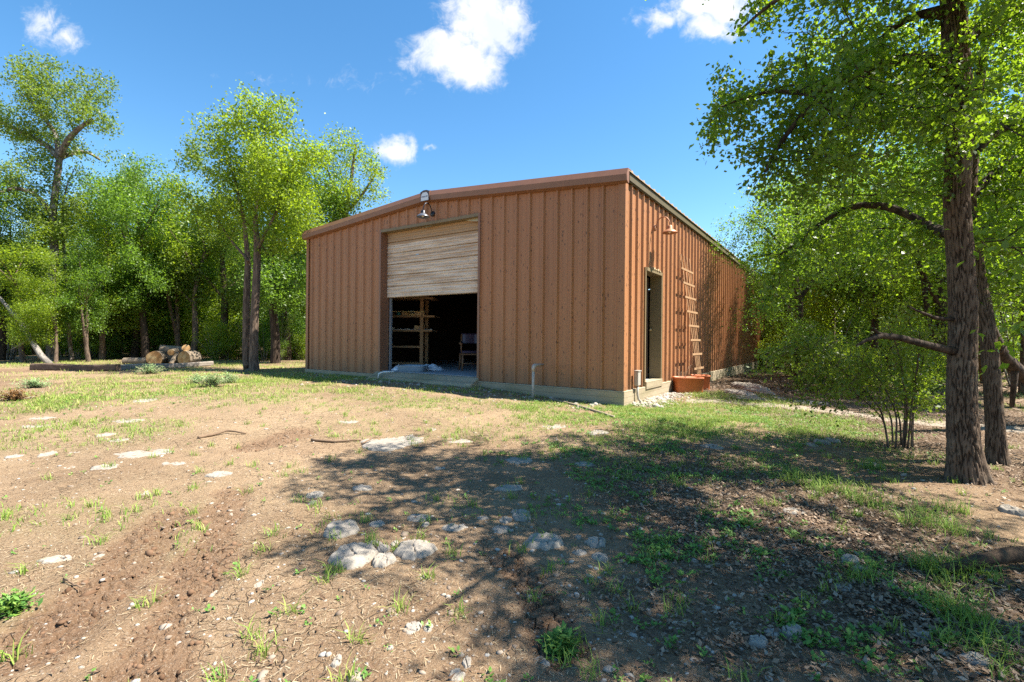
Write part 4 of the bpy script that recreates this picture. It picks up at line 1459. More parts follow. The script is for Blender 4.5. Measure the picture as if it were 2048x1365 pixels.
def pxb(Y, base, seq):
    """crown masses given the same way: (px, py, rx, ry, depth radius, dY, weight)"""
    return [(tuple(at(s[0], s[1], Y + s[5]) - base), (s[2] / F * Y, s[4], s[3] / F * Y), s[6]) for s in seq]

# --- gnarled oak at the clearing's far side, two stems
b = on(gp(106, 722), -.05); Y = b.y
limbs = [pxl(Y, b, [(106, 726, .21), (104, 690, .17), (104, 600, .145), (109, 500, .13), (105, 430, .12), (113, 370, .11), (119, 318, .10)]),
         pxl(Y, b, [(119, 318, .12), (95, 292, .10, .3), (60, 272, .09, .6), (20, 252, .07, .8), (-30, 235, .04, 1.0)]),
         pxl(Y, b, [(119, 318, .12), (135, 280, .10, -.3), (160, 255, .08, -.5), (185, 240, .05, -.7)]),
         pxl(Y, b, [(121, 316, .10), (150, 304, .08, .3), (175, 303, .06, .5), (200, 320, .04, .7)]),
         pxl(Y, b, [(119, 318, .10), (112, 270, .08, .2), (85, 230, .06, .2), (50, 190, .04, .4)]),
         pxl(Y, b, [(105, 430, .09), (70, 385, .07, -.5), (30, 375, .06, -.8), (-10, 390, .04, -1.1)]),
         pxl(Y, b, [(145, 728, .08, .3), (140, 690, .065, .3), (133, 600, .06, .3), (128, 500, .05, .3), (124, 420, .038, .2), (134, 370, .024, .3), (150, 335, .01, .4)])]
blobs = pxb(Y, b, [(50, 165, 70, 45, 1.3, .2, .8), (140, 180, 70, 60, 1.4, 0, .9), (190, 240, 50, 50, 1.2, -.4, .7), (70, 245, 90, 50, 1.4, .4, .9), (-10, 240, 60, 60, 1.2, .8, .6),
                   (35, 130, 22, 24, .7, .2, .7), (110, 130, 18, 24, .6, 0, .7), (30, 350, 70, 40, 1.2, -.6, .6), (190, 310, 40, 30, .9, .5, .4), (110, 330, 40, 40, 1., .5, .4), (150, 420, 60, 50, 1.0, -.4, .45), (55, 450, 60, 50, 1.0, -.5, .45)])
nd_, pr_, rd_, _ = grow(11, limbs, blobs, 1500, .20, 1.4)
tree('oak_tree', 'tall gnarled twin-stemmed oak with open grey crown by the dark timber', 'tree', b, wood_mesh('oak_wood', nd_, pr_, rd_, BARK_GREY),
     leaf_mesh('oak_leaves', 1, nd_, pr_, rd_, LEAF_OAK, 36, .15, .095, .016))

# --- bright elm with two slim stems
b = on(gp(502, 742), -.05); Y = b.y
limbs = [pxl(Y, b, [(509, 746, .15), (507, 720, .125), (508, 660, .115), (513, 560, .105), (515, 500, .095), (510, 430, .06), (525, 340, .035), (530, 260, .015)]),
         pxl(Y, b, [(494, 744, .11, .15), (492, 700, .10, .15), (493, 600, .095, .15), (496, 520, .08, .15), (488, 440, .045, .1), (470, 360, .028), (450, 300, .014)]),
         pxl(Y, b, [(515, 500, .055), (530, 470, .04, -.2), (555, 420, .03, -.3), (580, 350, .014, -.3)]),
         pxl(Y, b, [(496, 520, .04), (460, 480, .028, .2), (430, 430, .014, .2)])]
blobs = pxb(Y, b, [(530, 240, 80, 52, 1.3, 0, 1), (470, 240, 50, 48, 1.0, .1, .7), (405, 262, 34, 22, .7, 0, .5), (575, 230, 42, 38, .9, 0, .9), (470, 330, 85, 65, 1.3, 0, .8), (560, 340, 80, 75, 1.4, -.1, 1), (590, 420, 62, 62, 1.2, -.2, 1),
                   (500, 420, 80, 55, 1.3, 0, .8), (425, 400, 55, 55, 1.1, .1, .7), (612, 320, 32, 50, .9, 0, .8), (625, 460, 28, 34, .7, -.3, .7), (560, 480, 55, 30, 1.0, -.2, .6), (450, 470, 40, 30, .9, .2, .5)])
nd_, pr_, rd_, _ = grow(12, limbs, blobs, 2100, .19, 1.4)
tree('elm_tree', 'bright yellow-green elm with two slim stems beside the log pile', 'tree', b, wood_mesh('elm_wood', nd_, pr_, rd_, BARK_BROWN),
     leaf_mesh('elm_leaves', 2, nd_, pr_, rd_, LEAF_ELM, 52, .15, .088, .016))

# --- airy tree behind the building
b = Vector((-6.4, 18.5, 0)); b = on(b, -.05); Y = b.y
limbs = [pxl(Y, b, [(686, 728, .14), (684, 560, .12), (690, 440, .09), (700, 380, .07), (706, 330, .05), (712, 290, .03)]),
         pxl(Y, b, [(690, 440, .07), (672, 390, .05), (655, 340, .03)]), pxl(Y, b, [(690, 430, .06), (725, 390, .05), (750, 350, .03)])]
blobs = pxb(Y, b, [(660, 310, 45, 40, 1.2, 0, .8), (710, 300, 42, 34, 1.2, 0, .8), (748, 345, 32, 32, 1.0, 0, .6), (690, 380, 70, 45, 1.4, 0, .7), (735, 400, 36, 34, 1.0, 0, .5), (655, 420, 50, 50, 1.2, 0, .8)])
nd_, pr_, rd_, _ = grow(13, limbs, blobs, 1000, .22, 1.5)
tree('elm_tree', 'airy light green tree rising behind the gable corner of building', 'tree', b, wood_mesh('airy_wood', nd_, pr_, rd_, BARK_BROWN),
     leaf_mesh('airy_leaves', 3, nd_, pr_, rd_, LEAF_ELM, 46, .15, .09, .016))

# --- the big tree on the near side: furrowed trunk, drooping limbs
def furrowed_trunk(name, path, mat, seed, n=110, step=.022, flare=.0):
    P, Rr = resample(path, step)
    m = len(P)
    a = np.linspace(0, 2 * np.pi, n, endpoint=False)
    d = np.gradient(P, axis=0); d /= np.linalg.norm(d, axis=1)[:, None]
    x = np.cross(d, [0, 1, 0]); x /= np.linalg.norm(x, axis=1)[:, None]; y = np.cross(d, x)
    s = np.arange(m) * step
    AA, SS = np.meshgrid(a, s)
    Rm = np.mean(Rr)
    # furrows: ridged noise, long along the stem, seamless round it
    cx, sy_ = np.cos(AA), np.sin(AA)
    u1 = fbm(cx * 4.6 + 3 + .25 * np.sin(SS * 3.1), sy_ * 4.6 + SS * 2.3, seed, 3)
    u2 = perlin(cx * 9.0 + 11, sy_ * 9.0 + SS * 3.3, seed + 5)
    ridge = np.clip(1 - np.abs(u1) * 2.9, -.6, 1) * .55
    wob = .8 * fbm(cx * 2.2 + 5, sy_ * 2.2 + SS * 3.1, seed + 21, 2)
    nc = 27
    f1, f2, cv = worley((AA / (2 * np.pi) * nc + wob * .9) % nc, SS * 6.2 + 1.3 * fbm(cx * 3 + 9, sy_ * 3 + SS * 2, seed + 33, 2), seed % 50, nc)
    ridge = np.maximum(ridge, 1 - sstep(.02, .30, f2 - f1))
    broad = fbm(cx * .9, sy_ * .9 + SS * .5, seed + 9, 2)
    base = Rr[:, None] * (1 + .07 * broad)
    fl = flare * np.exp(-SS / .16) * (1 + .7 * np.cos(AA * 4 + 1.3) + .4 * np.cos(AA * 7))
    amp = np.clip(Rr[:, None] * .16, .004, .026)
    rr_ = base + fl - amp * 1.25 * np.clip(ridge, 0, 1) ** 2.2 + amp * .45 * u2 + .003 * perlin(cx * 22, sy_ * 22 + SS * 16, seed + 3)
    V = P[:, None] + rr_[..., None] * (np.cos(AA)[..., None] * x[:, None] + np.sin(AA)[..., None] * y[:, None])
    i = np.arange(m - 1)[:, None] * n + np.arange(n)[None]
    i2 = np.arange(m - 1)[:, None] * n + (np.arange(n)[None] + 1) % n
    q_ = np.stack([i.ravel(), i2.ravel(), (i2 + n).ravel(), (i + n).ravel()], 1)
    return np_mesh(name, V.reshape(-1, 3), q_, mat, {'groove': np.clip(ridge, 0, 1).ravel()}, True)


k = material("furrowed_bark")
g_ = attr(k, 'groove')
n1 = k.noise(k.scale(k.obj, (1, 1, .35)), 30, 6, .7); n2 = k.noise(k.obj, 6, 4, .6)
c = k.mix(n1, (0.06, 0.040, 0.028), (0.20, 0.145, 0.105))
c = k.mix(k.ramp(n2, .5, .7, 0, .5), c, (0.20, 0.17, 0.13))
c = k.mix(k.math('MULTIPLY', k.ramp(g_, .3, .95), .8), c, (0.03, 0.02, 0.014))
BARK_FURROW = finish(k, c, .92, .12, n1, .012)

b = on(gp(1932, 962), -.03); Y = b.y
hero = thing('mesquite_tree', 'big tree with thick furrowed trunk and drooping limbs beside the clearing', 'tree', b)
tp = [(1934, 985, 0.1215), (1932, 950, 0.1098), (1926, 880, 0.1017), (1923, 800, 0.0990), (1925, 700, 0.0954), (1926, 600, 0.0927), (1920, 500, 0.0891), (1912, 400, 0.0864), (1918, 300, 0.0864), (1922, 230, 0.0855), (1915, 140, 0.0855, .05), (1908, 60, 0.0855, .1), (1906, 0, 0.0855, .1), (1900, -120, 0.0810, .2), (1890, -300, 0.0720, .3), (1900, -520, 0.0495, .4)]
trunk_path = pxl(Y, b, tp)
put('trunk', furrowed_trunk('big_trunk', trunk_path, BARK_FURROW, 31, flare=.06), hero)
sk = [trunk_path,
      pxl(Y, b, [(1900, 25, .07, .1), (1850, 22, .036, .15), (1800, 40, .028, .25), (1760, 80, .022, .35), (1700, 130, .014, .3)]),
      pxl(Y, b, [(1905, 150, .06, .05), (1850, 108, .038, -.1), (1790, 120, .034, -.2), (1720, 150, .03, -.3), (1650, 182, .026, -.35), (1600, 235, .02, -.4), (1548, 300, .018, -.4), (1530, 345, .01, -.4)]),
      pxl(Y, b, [(1650, 182, .022, -.35), (1600, 190, .018, -.5), (1560, 178, .014, -.55), (1500, 190, .010, -.5), (1440, 215, .007, -.4)]),
      pxl(Y, b, [(1905, 470, .05, .2), (1860, 455, .042, .6), (1810, 425, .038, .8), (1760, 408, .036, .9), (1700, 412, .032, 1.0), (1650, 440, .026, 1.0), (1600, 480, .018, 1.0), (1560, 510, .01, 1.0)]),
      pxl(Y, b, [(1910, -60, .05, 0), (1800, -90, .035, -.5), (1680, -60, .024, -.9), (1560, -10, .014, -1.1), (1480, 60, .007, -1.0)]),
      pxl(Y, b, [(1895, -200, .045, .2), (1750, -330, .032, .3), (1600, -380, .02, .2), (1480, -360, .008, 0)]),
      pxl(Y, b, [(1895, -250, .045, .2), (2000, -380, .03, -.6), (2080, -480, .02, -1.2)]),
      pxl(Y, b, [(1900, -150, .045, .2), (1950, -230, .032, -.8), (1960, -300, .02, -1.7), (1900, -380, .01, -2.2)]),
      pxl(Y, b, [(1930, 330, .03, 0), (1985, 270, .024, .1), (2050, 240, .018, .2), (2110, 230, .012, .3)]),
      pxl(Y, b, [(1910, 100, .05, .1), (1980, 40, .04, .3), (2060, 0, .03, .4)])]
sk += [[(-.1, 0, 4.1, .045), (-1.0, -.3, 4.5, .032), (-1.7, -.6, 4.65, .02), (-2.2, -.8, 4.6, .008)], [(-1.2, -.35, 4.55, .02), (-1.8, -1.0, 4.6, .014), (-2.0, -1.6, 4.5, .007)], [(-1.5, -.45, 4.6, .018), (-2.0, .0, 4.6, .012), (-2.6, .2, 4.55, .006)]]
dead = [pxl(Y, b, [(1916, 705, .035, 0), (1860, 692, .028, -.1), (1800, 676, .026, -.2), (1762, 671, .024, -.25), (1735, 680, .014, -.3), (1712, 692, .007, -.3)]),
        pxl(Y, b, [(1765, 671, .012, -.25), (1752, 662, .008, -.28), (1748, 656, .004, -.3)]),
        pxl(Y, b, [(1910, 640, .018, 0), (1870, 636, .014, -.1), (1835, 622, .009, -.2), (1815, 612, .005, -.25)])]
bw = [((-1.15, -.35, 2.85), (.95, .8, .55), .85), ((-1.6, -.4, 2.5), (.5, .55, .45), .7), ((-.55, .2, 3.1), (.9, .8, .5), .8), ((-.95, 1.0, 1.8), (.5, .6, .4), .55), ((-.6, .9, 2.0), (.7, .6, .45), .6),
      ((.3, -.3, 4.3), (1.9, 1.5, .7), .2), ((-1.3, -.8, 3.9), (1.0, 1.1, .6), .45), ((-.3, .2, 4.9), (1.8, 1.5, .7), .17), ((.5, -1.9, 4.5), (1.6, 1.1, .7), .4), ((-.3, -2.4, 3.9), (.9, .7, .5), .5), ((-2.0, -.6, 4.6), (.7, .6, .3), .5), ((-1.8, -1.5, 4.5), (.6, .5, .28), .5), ((-2.4, .2, 4.55), (.45, .5, .25), .4), ((1.4, .4, 3.0), (.8, .8, .9), .5), ((1.1, .4, 2.3), (.6, .5, .5), .45), ((-1.7, .3, 3.2), (.45, .6, .4), .5)]
nd_, pr_, rd_, n0_ = grow(21, sk, bw, 8600, .10, .9, .14, .24, -.02, 140, 75)
m0 = len(resample(sk[0], .10)[0])
rd2 = rd_.copy(); rd2[:m0] = 0                         # the furrowed trunk is its own mesh
put('branches', wood_mesh('big_branches', nd_, pr_, rd2, BARK_DARK, .0025), hero)
for dl in dead:
    MB().tube([p[:3] for p in dl], [p[3] for p in dl], 9, True, .2).build('dead_limb', BARK_DARK, hero, True)
rdl = rd_.copy(); rdl[:m0] = 1
put('crown', leaf_mesh('big_leaves', 21, nd_, pr_, rdl, LEAF_NEAR, 26, .052, .039, .010, .35, .25, .75), hero)
print('hero nodes', len(nd_))

# --- slimmer second trunk behind it
b = on(gp(1992, 926), -.03); Y = b.y
t2 = thing('mesquite_tree', 'slimmer rough-barked tree leaning behind the big furrowed trunk', 'tree', b)
tp2 = pxl(Y, b, [(1996, 945, .088), (1994, 910, .076), (1990, 840, .070), (1983, 740, .066), (1972, 640, .062), (1955, 540, .056, .1), (1940, 400, .05, .2), (1950, 240, .045, .3), (1970, 80, .04, .4), (1990, -100, .03, .5)])
put('trunk', furrowed_trunk('slim_trunk', tp2, BARK_FURROW, 47, 72, .03, .02), t2)
sk = [tp2, pxl(Y, b, [(1940, 400, .04, .2), (2000, 330, .03, .4), (2080, 280, .02, .6)]), pxl(Y, b, [(1950, 240, .035, .3), (1880, 180, .025, .8), (1800, 160, .015, 1.2)])]
bw = [((.4, .6, 2.6), (1.1, .9, .7), .7), ((-.7, 1.1, 2.7), (1.0, .9, .7), .7), ((.2, .8, 4.0), (1.6, 1.3, .8), .35), ((1.2, .4, 2.0), (.7, .7, .5), .5)]
nd_, pr_, rd_, _ = grow(22, sk, bw, 2600, .12, 1.1, .2, .22, 0)
m0 = len(resample(sk[0], .12)[0])
rd2 = rd_.copy(); rd2[:m0] = 0
put('branches', wood_mesh('slim_branches', nd_, pr_, rd2, BARK_DARK), t2)
rdl = rd_.copy(); rdl[:m0] = 1
put('crown', leaf_mesh('slim_leaves', 22, nd_, pr_, rdl, LEAF_NEAR, 18, .08, .05, .011, .35, .2, .55), t2)

# --- tree just outside the view, its twigs hang into it and its crown shades the clearing
b = on(Vector((3.9, 1.7, 0)), -.05)
sk = [[(0, 0, 0, .14), (-.05, .1, 1.2, .12), (-.1, .1, 2.6, .11), (0, .1, 4.0, .05), (.1, .1, 5.0, .02)],
      [(-.1, .1, 2.4, .05), (-.6, .25, 2.6, .035), (-1.1, .4, 2.35, .02), (-1.35, .5, 1.9, .01)],
      [(0, .1, 3.7, .06), (-.5, .1, 4.2, .045), (-1.0, .0, 4.4, .03)]]
bw = [((-1.35, .55, 1.6), (.30, .45, .55), .75), ((-1.25, .5, 2.5), (.5, .5, .5), .7), ((-.45, .05, 4.3), (1.0, 1.2, .7), .55), ((.3, 0, 5.2), (1.1, 1.1, .7), .2), ((-1.1, .9, 3.2), (.6, .5, .4), .4)]
nd_, pr_, rd_, _ = grow(23, sk, bw, 3200, .11, 1.0, .18, .22, -.02)
tree('mesquite_tree', 'leafy tree whose nearest twigs hang in at the edge beyond the big trunk', 'tree', b, wood_mesh('edge_wood', nd_, pr_, rd_, BARK_DARK),
     leaf_mesh('edge_leaves', 23, nd_, pr_, rd_, LEAF_NEAR, 14, .06, .048, .010, .35, .2, .55))

# --- tree hanging in front of the sunny side wall
b = on(Vector((8.0, 13.6, 0)), -.05)
sk = [[(0, 0, 0, .13), (-.05, 0, 1.0, .11), (0, 0, 2.2, .10), (-.15, .1, 3.4, .085), (-.1, 0, 4.6, .06), (0, 0, 5.6, .03)],
      [(-.03, 0, 1.5, .055), (-.5, -.2, 2.2, .045), (-1.1, -.6, 2.9, .035), (-1.7, -.9, 3.1, .02)],
      [(0, 0, 2.4, .06), (.7, .1, 3.3, .04), (1.4, .2, 4.2, .02)], [(-.15, .1, 3.4, .05), (-1.0, -.3, 4.2, .035), (-1.8, -.8, 4.4, .02)]]
bw = [((-1.75, -1.1, 2.3), (.65, .7, .75), .8), ((-1.6, -1.0, 3.1), (1.0, .9, .7), .8), ((-1.5, -.7, 4.2), (1.2, 1.0, .7), .8), ((0, 0, 5.2), (1.7, 1.5, .9), .8), ((1.3, .3, 4.1), (1.2, 1.2, .9), .7), ((-.6, -.2, 3.2), (1.0, .9, .6), .5), ((-1.0, -.9, 1.6), (.6, .6, .5), .45)]
nd_, pr_, rd_, _ = grow(24, sk, bw, 1500, .17, 1.3)
wall_w, wall_l = wood_mesh('wall_wood', nd_, pr_, rd_, BARK_DARK), leaf_mesh('wall_leaves', 24, nd_, pr_, rd_, LEAF_WOOD, 34, .14, .062, .014)
tree('elm_tree', 'forked dark tree whose branches hang before the shaded side wall', 'tree', b, wall_w, wall_l)

# --- thicket tree with flared base past the shrub
b = on(gp(1872, 783), -.05)
sk = [[(0, 0, -.05, .21), (0, 0, .25, .14), (.08, 0, 1.0, .115), (.14, .05, 2.0, .11), (.1, 0, 3.2, .09), (0, 0, 4.6, .06), (0, 0, 6.0, .03)],
      [(.14, .05, 2.0, .06), (-.7, -.3, 3.0, .045), (-1.6, -.7, 3.9, .025)], [(.1, 0, 3.0, .055), (1.0, .2, 4.0, .04), (2.0, .3, 4.6, .02)],
      [(.05, 0, 1.1, .07), (-.15, .1, 2.0, .06), (-.3, .1, 3.2, .045), (-.5, .2, 4.4, .025)]]
bw = [((-2.1, -.9, 3.4), (1.4, 1.1, .9), .8), ((-1.0, -.5, 4.6), (1.6, 1.4, .9), .8), ((.6, 0, 5.6), (1.9, 1.6, 1.0), .8), ((1.9, .2, 4.3), (1.4, 1.2, .9), .8), ((-2.6, -1.2, 2.5), (.9, .8, .6), .6), ((-.6, -.8, 3.0), (1.1, .8, .6), .5), ((1.2, -.6, 2.9), (1.1, .8, .6), .6)]
nd_, pr_, rd_, _ = grow(25, sk, bw, 1700, .17, 1.3)
thick_w, thick_l = wood_mesh('thicket_wood', nd_, pr_, rd_, BARK_DARK), leaf_mesh('thicket_leaves', 25, nd_, pr_, rd_, LEAF_WOOD, 34, .14, .062, .014)
tree('elm_tree', 'two-stemmed tree with flared base between shrub and big trunk', 'tree', b, thick_w, thick_l)

# --- multi-stemmed shrub
b = on(gp(1800, 893), -.03)
rs = random.Random(9)
sk = []
for i in range(11):
    a = rs.uniform(0, 6.28); l = rs.uniform(.35, .75); h = rs.uniform(.75, 1.45)
    sk.append([(math.cos(a) * .12, math.sin(a) * .08, 0, .0105), (math.cos(a) * l * .3, math.sin(a) * l * .25, h * .4, .009), (math.cos(a) * l * .75 - .12, math.sin(a) * l * .6, h * .75, .006), (math.cos(a) * l * 1.2 - .3, math.sin(a) * l, h, .005)])
bw = [((-.55, .05, 1.05), (.55, .45, .32), .9), ((-.85, -.05, .65), (.45, .45, .3), .8), ((0.05, 0, 1.35), (.5, .45, .3), .8), ((-1.15, .3, .95), (.4, .45, .3), .7), ((.55, .1, .62), (.34, .3, .28), .6), ((-.2, .2, 1.0), (.5, .5, .3), .5)]
nd_, pr_, rd_, _ = grow(26, sk, bw, 1500, .075, .7, .12, .25, 0)
shrub_w, shrub_l = wood_mesh('shrub_wood', nd_, pr_, rd_, BARK_BROWN, .0022), leaf_mesh('shrub_leaves', 26, nd_, pr_, rd_, LEAF_OAK, 13, .05, .04, .0085, .5, .1, .6)
def shrub(label, base, rot, sc, group=None, w=None, l=None):
    t = thing('shrub', label, 'shrub', base, rot, group); t.scale = sc
    put('stems', w or shrub_w, t); put('foliage', l or shrub_l, t)
    return t
shrub('multi-stemmed dark green shrub standing alone in front of the thicket', b, 0, (1, 1, 1))

# leaning dead trunk at the far side of the big tree
Y = 6.3
b = on(at(2080, 760, Y), 0)
lt = thing('dead_tree', 'leaning dead trunk with bare branches behind the slim rough tree', 'tree', b)
P_ = lambda seq: [p[:3] for p in pxl(Y, b, seq)]
MB().tube(P_([(1950, 610, 0, -.3), (1975, 650, 0, -.2), (2005, 712, 0), (2035, 742, 0, .1), (2085, 775, 0, .2)]), [.05, .065, .075, .085, .10], 10, True, .2).build('trunk', BARK_DARK, lt, True)
MB().tube(P_([(1990, 690, 0), (2030, 735, 0), (2060, 752, 0, .3), (2140, 790, 0, .6)]), [.05, .06, .06, .07], 9, True, .2).build('branch', BARK_DARK, lt, True)
MB().tube(P_([(2005, 712, 0), (2000, 690, 0, -.2), (1990, 660, 0, -.3), (1985, 640, 0, -.3)]), [.035, .03, .02, .012], 8, True, .2).build('branch', BARK_DARK, lt, True)
MB().tube(P_([(2030, 742, 0), (2026, 790, 0, .1), (2024, 815, 0, .1)]), [.035, .03, .025], 8, True, .2).build('branch', BARK_DARK, lt, True)

# --- woodland stock: a few grown forms, then copies through the woods
def stock(seed, h, r, spread, low, leafm, barkm, n=1300, leaf=.10, k=52, forked=False):
    rs = random.Random(seed)
    top = h * .8
    p0 = [(0, 0, 0, r * 1.2), (rs.uniform(-.1, .1), rs.uniform(-.1, .1), h * .12, r), (rs.uniform(-.3, .3), rs.uniform(-.3, .3), h * .35, r * .75), (rs.uniform(-.4, .4), rs.uniform(-.4, .4), h * .6, r * .4), (rs.uniform(-.5, .5), rs.uniform(-.5, .5), top, r * .2)]
    sk = [p0]
    for i in range(4):
        a = i * 1.7 + rs.uniform(0, 1); z = h * rs.uniform(.28, .55); l = spread * rs.uniform(.6, .95)
        f = (z / h - .12) / .23 if z < h * .35 else 1
        j = 2 if z > h * .35 else 1
        t_ = (z - h * (.35 if j == 2 else .12)) / (h * (.25 if j == 2 else .23))
        x = p0[j][0] + (p0[j + 1][0] - p0[j][0]) * t_; y = p0[j][1] + (p0[j + 1][1] - p0[j][1]) * t_
        sk.append([(x, y, z, r * .34), (x + math.cos(a) * l * .5, y + math.sin(a) * l * .5, z + h * .12, r * .2), (x + math.cos(a) * l, y + math.sin(a) * l, z + h * .2, r * .12)])
    if forked:
        sk.append([(p0[1][0], p0[1][1], h * .12, r * .8), (p0[1][0] + .35, .1, h * .3, r * .65), (p0[1][0] + .7, .2, h * .6, r * .35)])
    bw = []
    for i in range(9):
        a = rs.uniform(0, 6.28); q = rs.uniform(.15, .75) * spread; z = h * (low + (1 - low) * (i + .6) / 9.6)
        s = spread * rs.uniform(.45, .7) * (1 - .35 * i / 9)
        bw.append(((math.cos(a) * q, math.sin(a) * q, z), (s * rs.uniform(.7, 1.3), s * rs.uniform(.7, 1.3), s * rs.uniform(.4, .9)), rs.uniform(.4, 1)))
    nd_, pr_, rd_, _ = grow(seed, sk, bw, n, .24, 1.5)
    return wood_mesh('wood_%d' % seed, nd_, pr_, rd_, barkm), leaf_mesh('leaves_%d' % seed, seed, nd_, pr_, rd_, leafm, k, .2, leaf, .017)


STOCK = [stock(51, 9.0, .15, 2.3, .28, LEAF_WOOD, BARK_DARK), stock(52, 8.2, .12, 2.0, .32, LEAF_WOOD, BARK_BROWN, forked=True), stock(53, 9.4, .17, 2.5, .24, LEAF_OAK, BARK_DARK),
         stock(54, 7.4, .10, 1.8, .22, LEAF_ELM, BARK_BROWN), stock(55, 8.6, .13, 1.5, .14, LEAF_CEDAR, BARK_DARK, 1300, .085, 56)]


def stock_shrub(seed, h, spread, leafm, barkm, k=34):
    rs = random.Random(seed); sk = []
    for i in range(9):
        a = rs.uniform(0, 6.28); l = spread * rs.uniform(.3, .9); hh = h * rs.uniform(.6, 1)
        sk.append([(math.cos(a) * .1, math.sin(a) * .1, 0, .03), (math.cos(a) * l * .35, math.sin(a) * l * .35, hh * .4, .024), (math.cos(a) * l * .7, math.sin(a) * l * .7, hh * .75, .016), (math.cos(a) * l, math.sin(a) * l, hh, .006)])
    bw = [((rs.uniform(-.6, .6) * spread, rs.uniform(-.6, .6) * spread, h * rs.uniform(.18, .95)), (spread * .5, spread * .5, h * .2), 1) for i in range(9)]
    nd_, pr_, rd_, _ = grow(seed, sk, bw, 800, .17, 1.2)
    return wood_mesh('stems_%d' % seed, nd_, pr_, rd_, barkm), leaf_mesh('sprays_%d' % seed, seed, nd_, pr_, rd_, leafm, k, .15, .08, .016)
SHRUBS = [stock_shrub(61, 3.2, 1.7, LEAF_WOOD, BARK_GREY), stock_shrub(62, 2.3, 1.4, LEAF_ELM, BARK_GREY), stock_shrub(63, 3.8, 1.6, LEAF_OAK, BARK_DEAD, 24)]

rs = random.Random(77)
def wood_tree(px, Y, i, sc, label, group=None, name='elm_tree'):
    X = (px - 1024) / F * Y
    p = on(Vector((X, Y, 0)), -.06)
    s = sc * rs.uniform(.95, 1.05)
    return tree(name, label, 'tree', p, *STOCK[i], group=group, rot=rs.uniform(0, 6.28), sc=(s * rs.uniform(.9, 1.1), s * rs.uniform(.9, 1.1), s))


def wood_shrub(px, Y, i, sc, label, group=None):
    X = (px - 1024) / F * Y
    p = on(Vector((X, Y, 0)), -.05)
    return shrub(label, p, rs.uniform(0, 6.28), (sc, sc, sc * rs.uniform(.9, 1.1)), group, *SHRUBS[i])

# edge of the woods, each tree told apart
for a in [
    (551, 18.0, 0, .92, 'straight dark trunk standing alone between the bright elm and the building'),
    (452, 21.0, 2, .98, 'dark thick-trunked tree behind the stems of the bright elm'),
    (361, 21.5, 1, 1.02, 'slim straight tree directly behind the log pile'),
    (312, 22.5, 0, .98, 'dark tree behind the thick round of the log pile'),
    (268, 21.0, 4, 1.04, 'dense cedar rising above the gap between the two timbers'),
    (335, 24.0, 4, 1.14, 'dense bright cedar standing in the back of the log pile trees'),
    (232, 21.5, 2, .98, 'rounded oak behind the end of the dark timber'),
    (178, 17.7, 1, .60, 'small forked tree in the woods behind the twin-stemmed oak'),
    (48, 17.4, 3, .66, 'light green young tree beside the gnarled oak'),
    (112, 16.9, 3, .55, 'small light green tree growing up against the gnarled oak trunk'),
    (292, 20.0, 0, .92, 'leafy tree hanging over the orange-ended log rounds'),
    (385, 20.5, 3, 1.08, 'light tree rising behind the end of the grey timber'),
    (205, 19.5, 3, .88, 'light tree behind the far end of the dark timber'),
    (575, 20.5, 0, .98, 'leafy dark-stemmed tree beside the gable corner of the building'),
    (-40, 18.0, 0, .8, 'leafy tree at the edge past the leaning pale limb'),
    (2, 18.6, 2, .70, 'low oak at the edge of woods past the leaning dead limb'),
    (600, 22.5, 3, 1.0, 'light green young tree close to the building corner'),
    (500, 24.5, 1, 1.0, 'forked tree hidden behind the bright elm crown'),
    (412, 24.0, 3, 1.1, 'light green young tree between log pile and bright elm')]:
    wood_tree(*a)
# deeper rows: nothing in the picture tells these apart
for row, (Y, step, lab) in enumerate([(26, 46, 'woodland tree standing in the shaded second row behind the log pile'), (31, 48, 'distant woodland tree deep behind the log pile clearing'), (39, 46, 'farthest woodland tree showing as green beyond the log pile woods')]):
    px = -280 + row * 25
    while px < 640:
        wood_tree(px + rs.uniform(-18, 18), Y + rs.uniform(-2.2, 2.2), rs.choice([0, 1, 2, 3, 4, 0, 2]), rs.uniform(.72, .98) if row < 2 else rs.uniform(.8, 1.0), lab, lab.replace('tree', 'trees'))
        px += step
for a in [
    (430, 19.6, 1, .62, 'low bright green bush between log pile and bright elm'),
    (20, 19.3, 2, .95, 'pale bare-stemmed shrub at the edge of the dry grass'),
    (190, 22.0, 0, .95, 'dark green thicket shrub beyond the dark timber'),
    (265, 23.5, 2, 1.0, 'grey-stemmed thicket shrub left of the log pile'.replace(' left of', ' near the timber side of')),
    (330, 24.0, 0, 1.0, 'leafy shrub in shadow right behind the log pile'.replace(' right', ' close')),
    (130, 21.5, 1, .9, 'light green shrub at the foot of the gnarled oak'),
    (590, 21.5, 0, .85, 'shaded shrub in the gap beside the building wall'),
    (70, 23.5, 0, 1.0, 'bushy shrub behind the leaning dead limb')]:
    wood_shrub(*a)
for i in range(46):
    wood_shrub(-200 + i * 18.5 + rs.uniform(-15, 15), 22.5 + 9 * rs.random() ** 1.4, rs.choice([0, 2, 0, 1]), rs.uniform(.7, 1.2), 'shaded shrub of the thicket under the trees behind the log pile', 'thicket shrubs behind the log pile')

for i in range(16):
    wood_shrub(150 + i * 31 + rs.uniform(-10, 10), 19.4 + 2.0 * rs.random() + (2.0 if 230 < 150 + i * 31 < 400 else 0), rs.choice([0, 1, 1, 2]), rs.uniform(.42, .66), 'knee-high sunlit bush along the woods edge behind the timbers', 'low bushes along the woods edge')
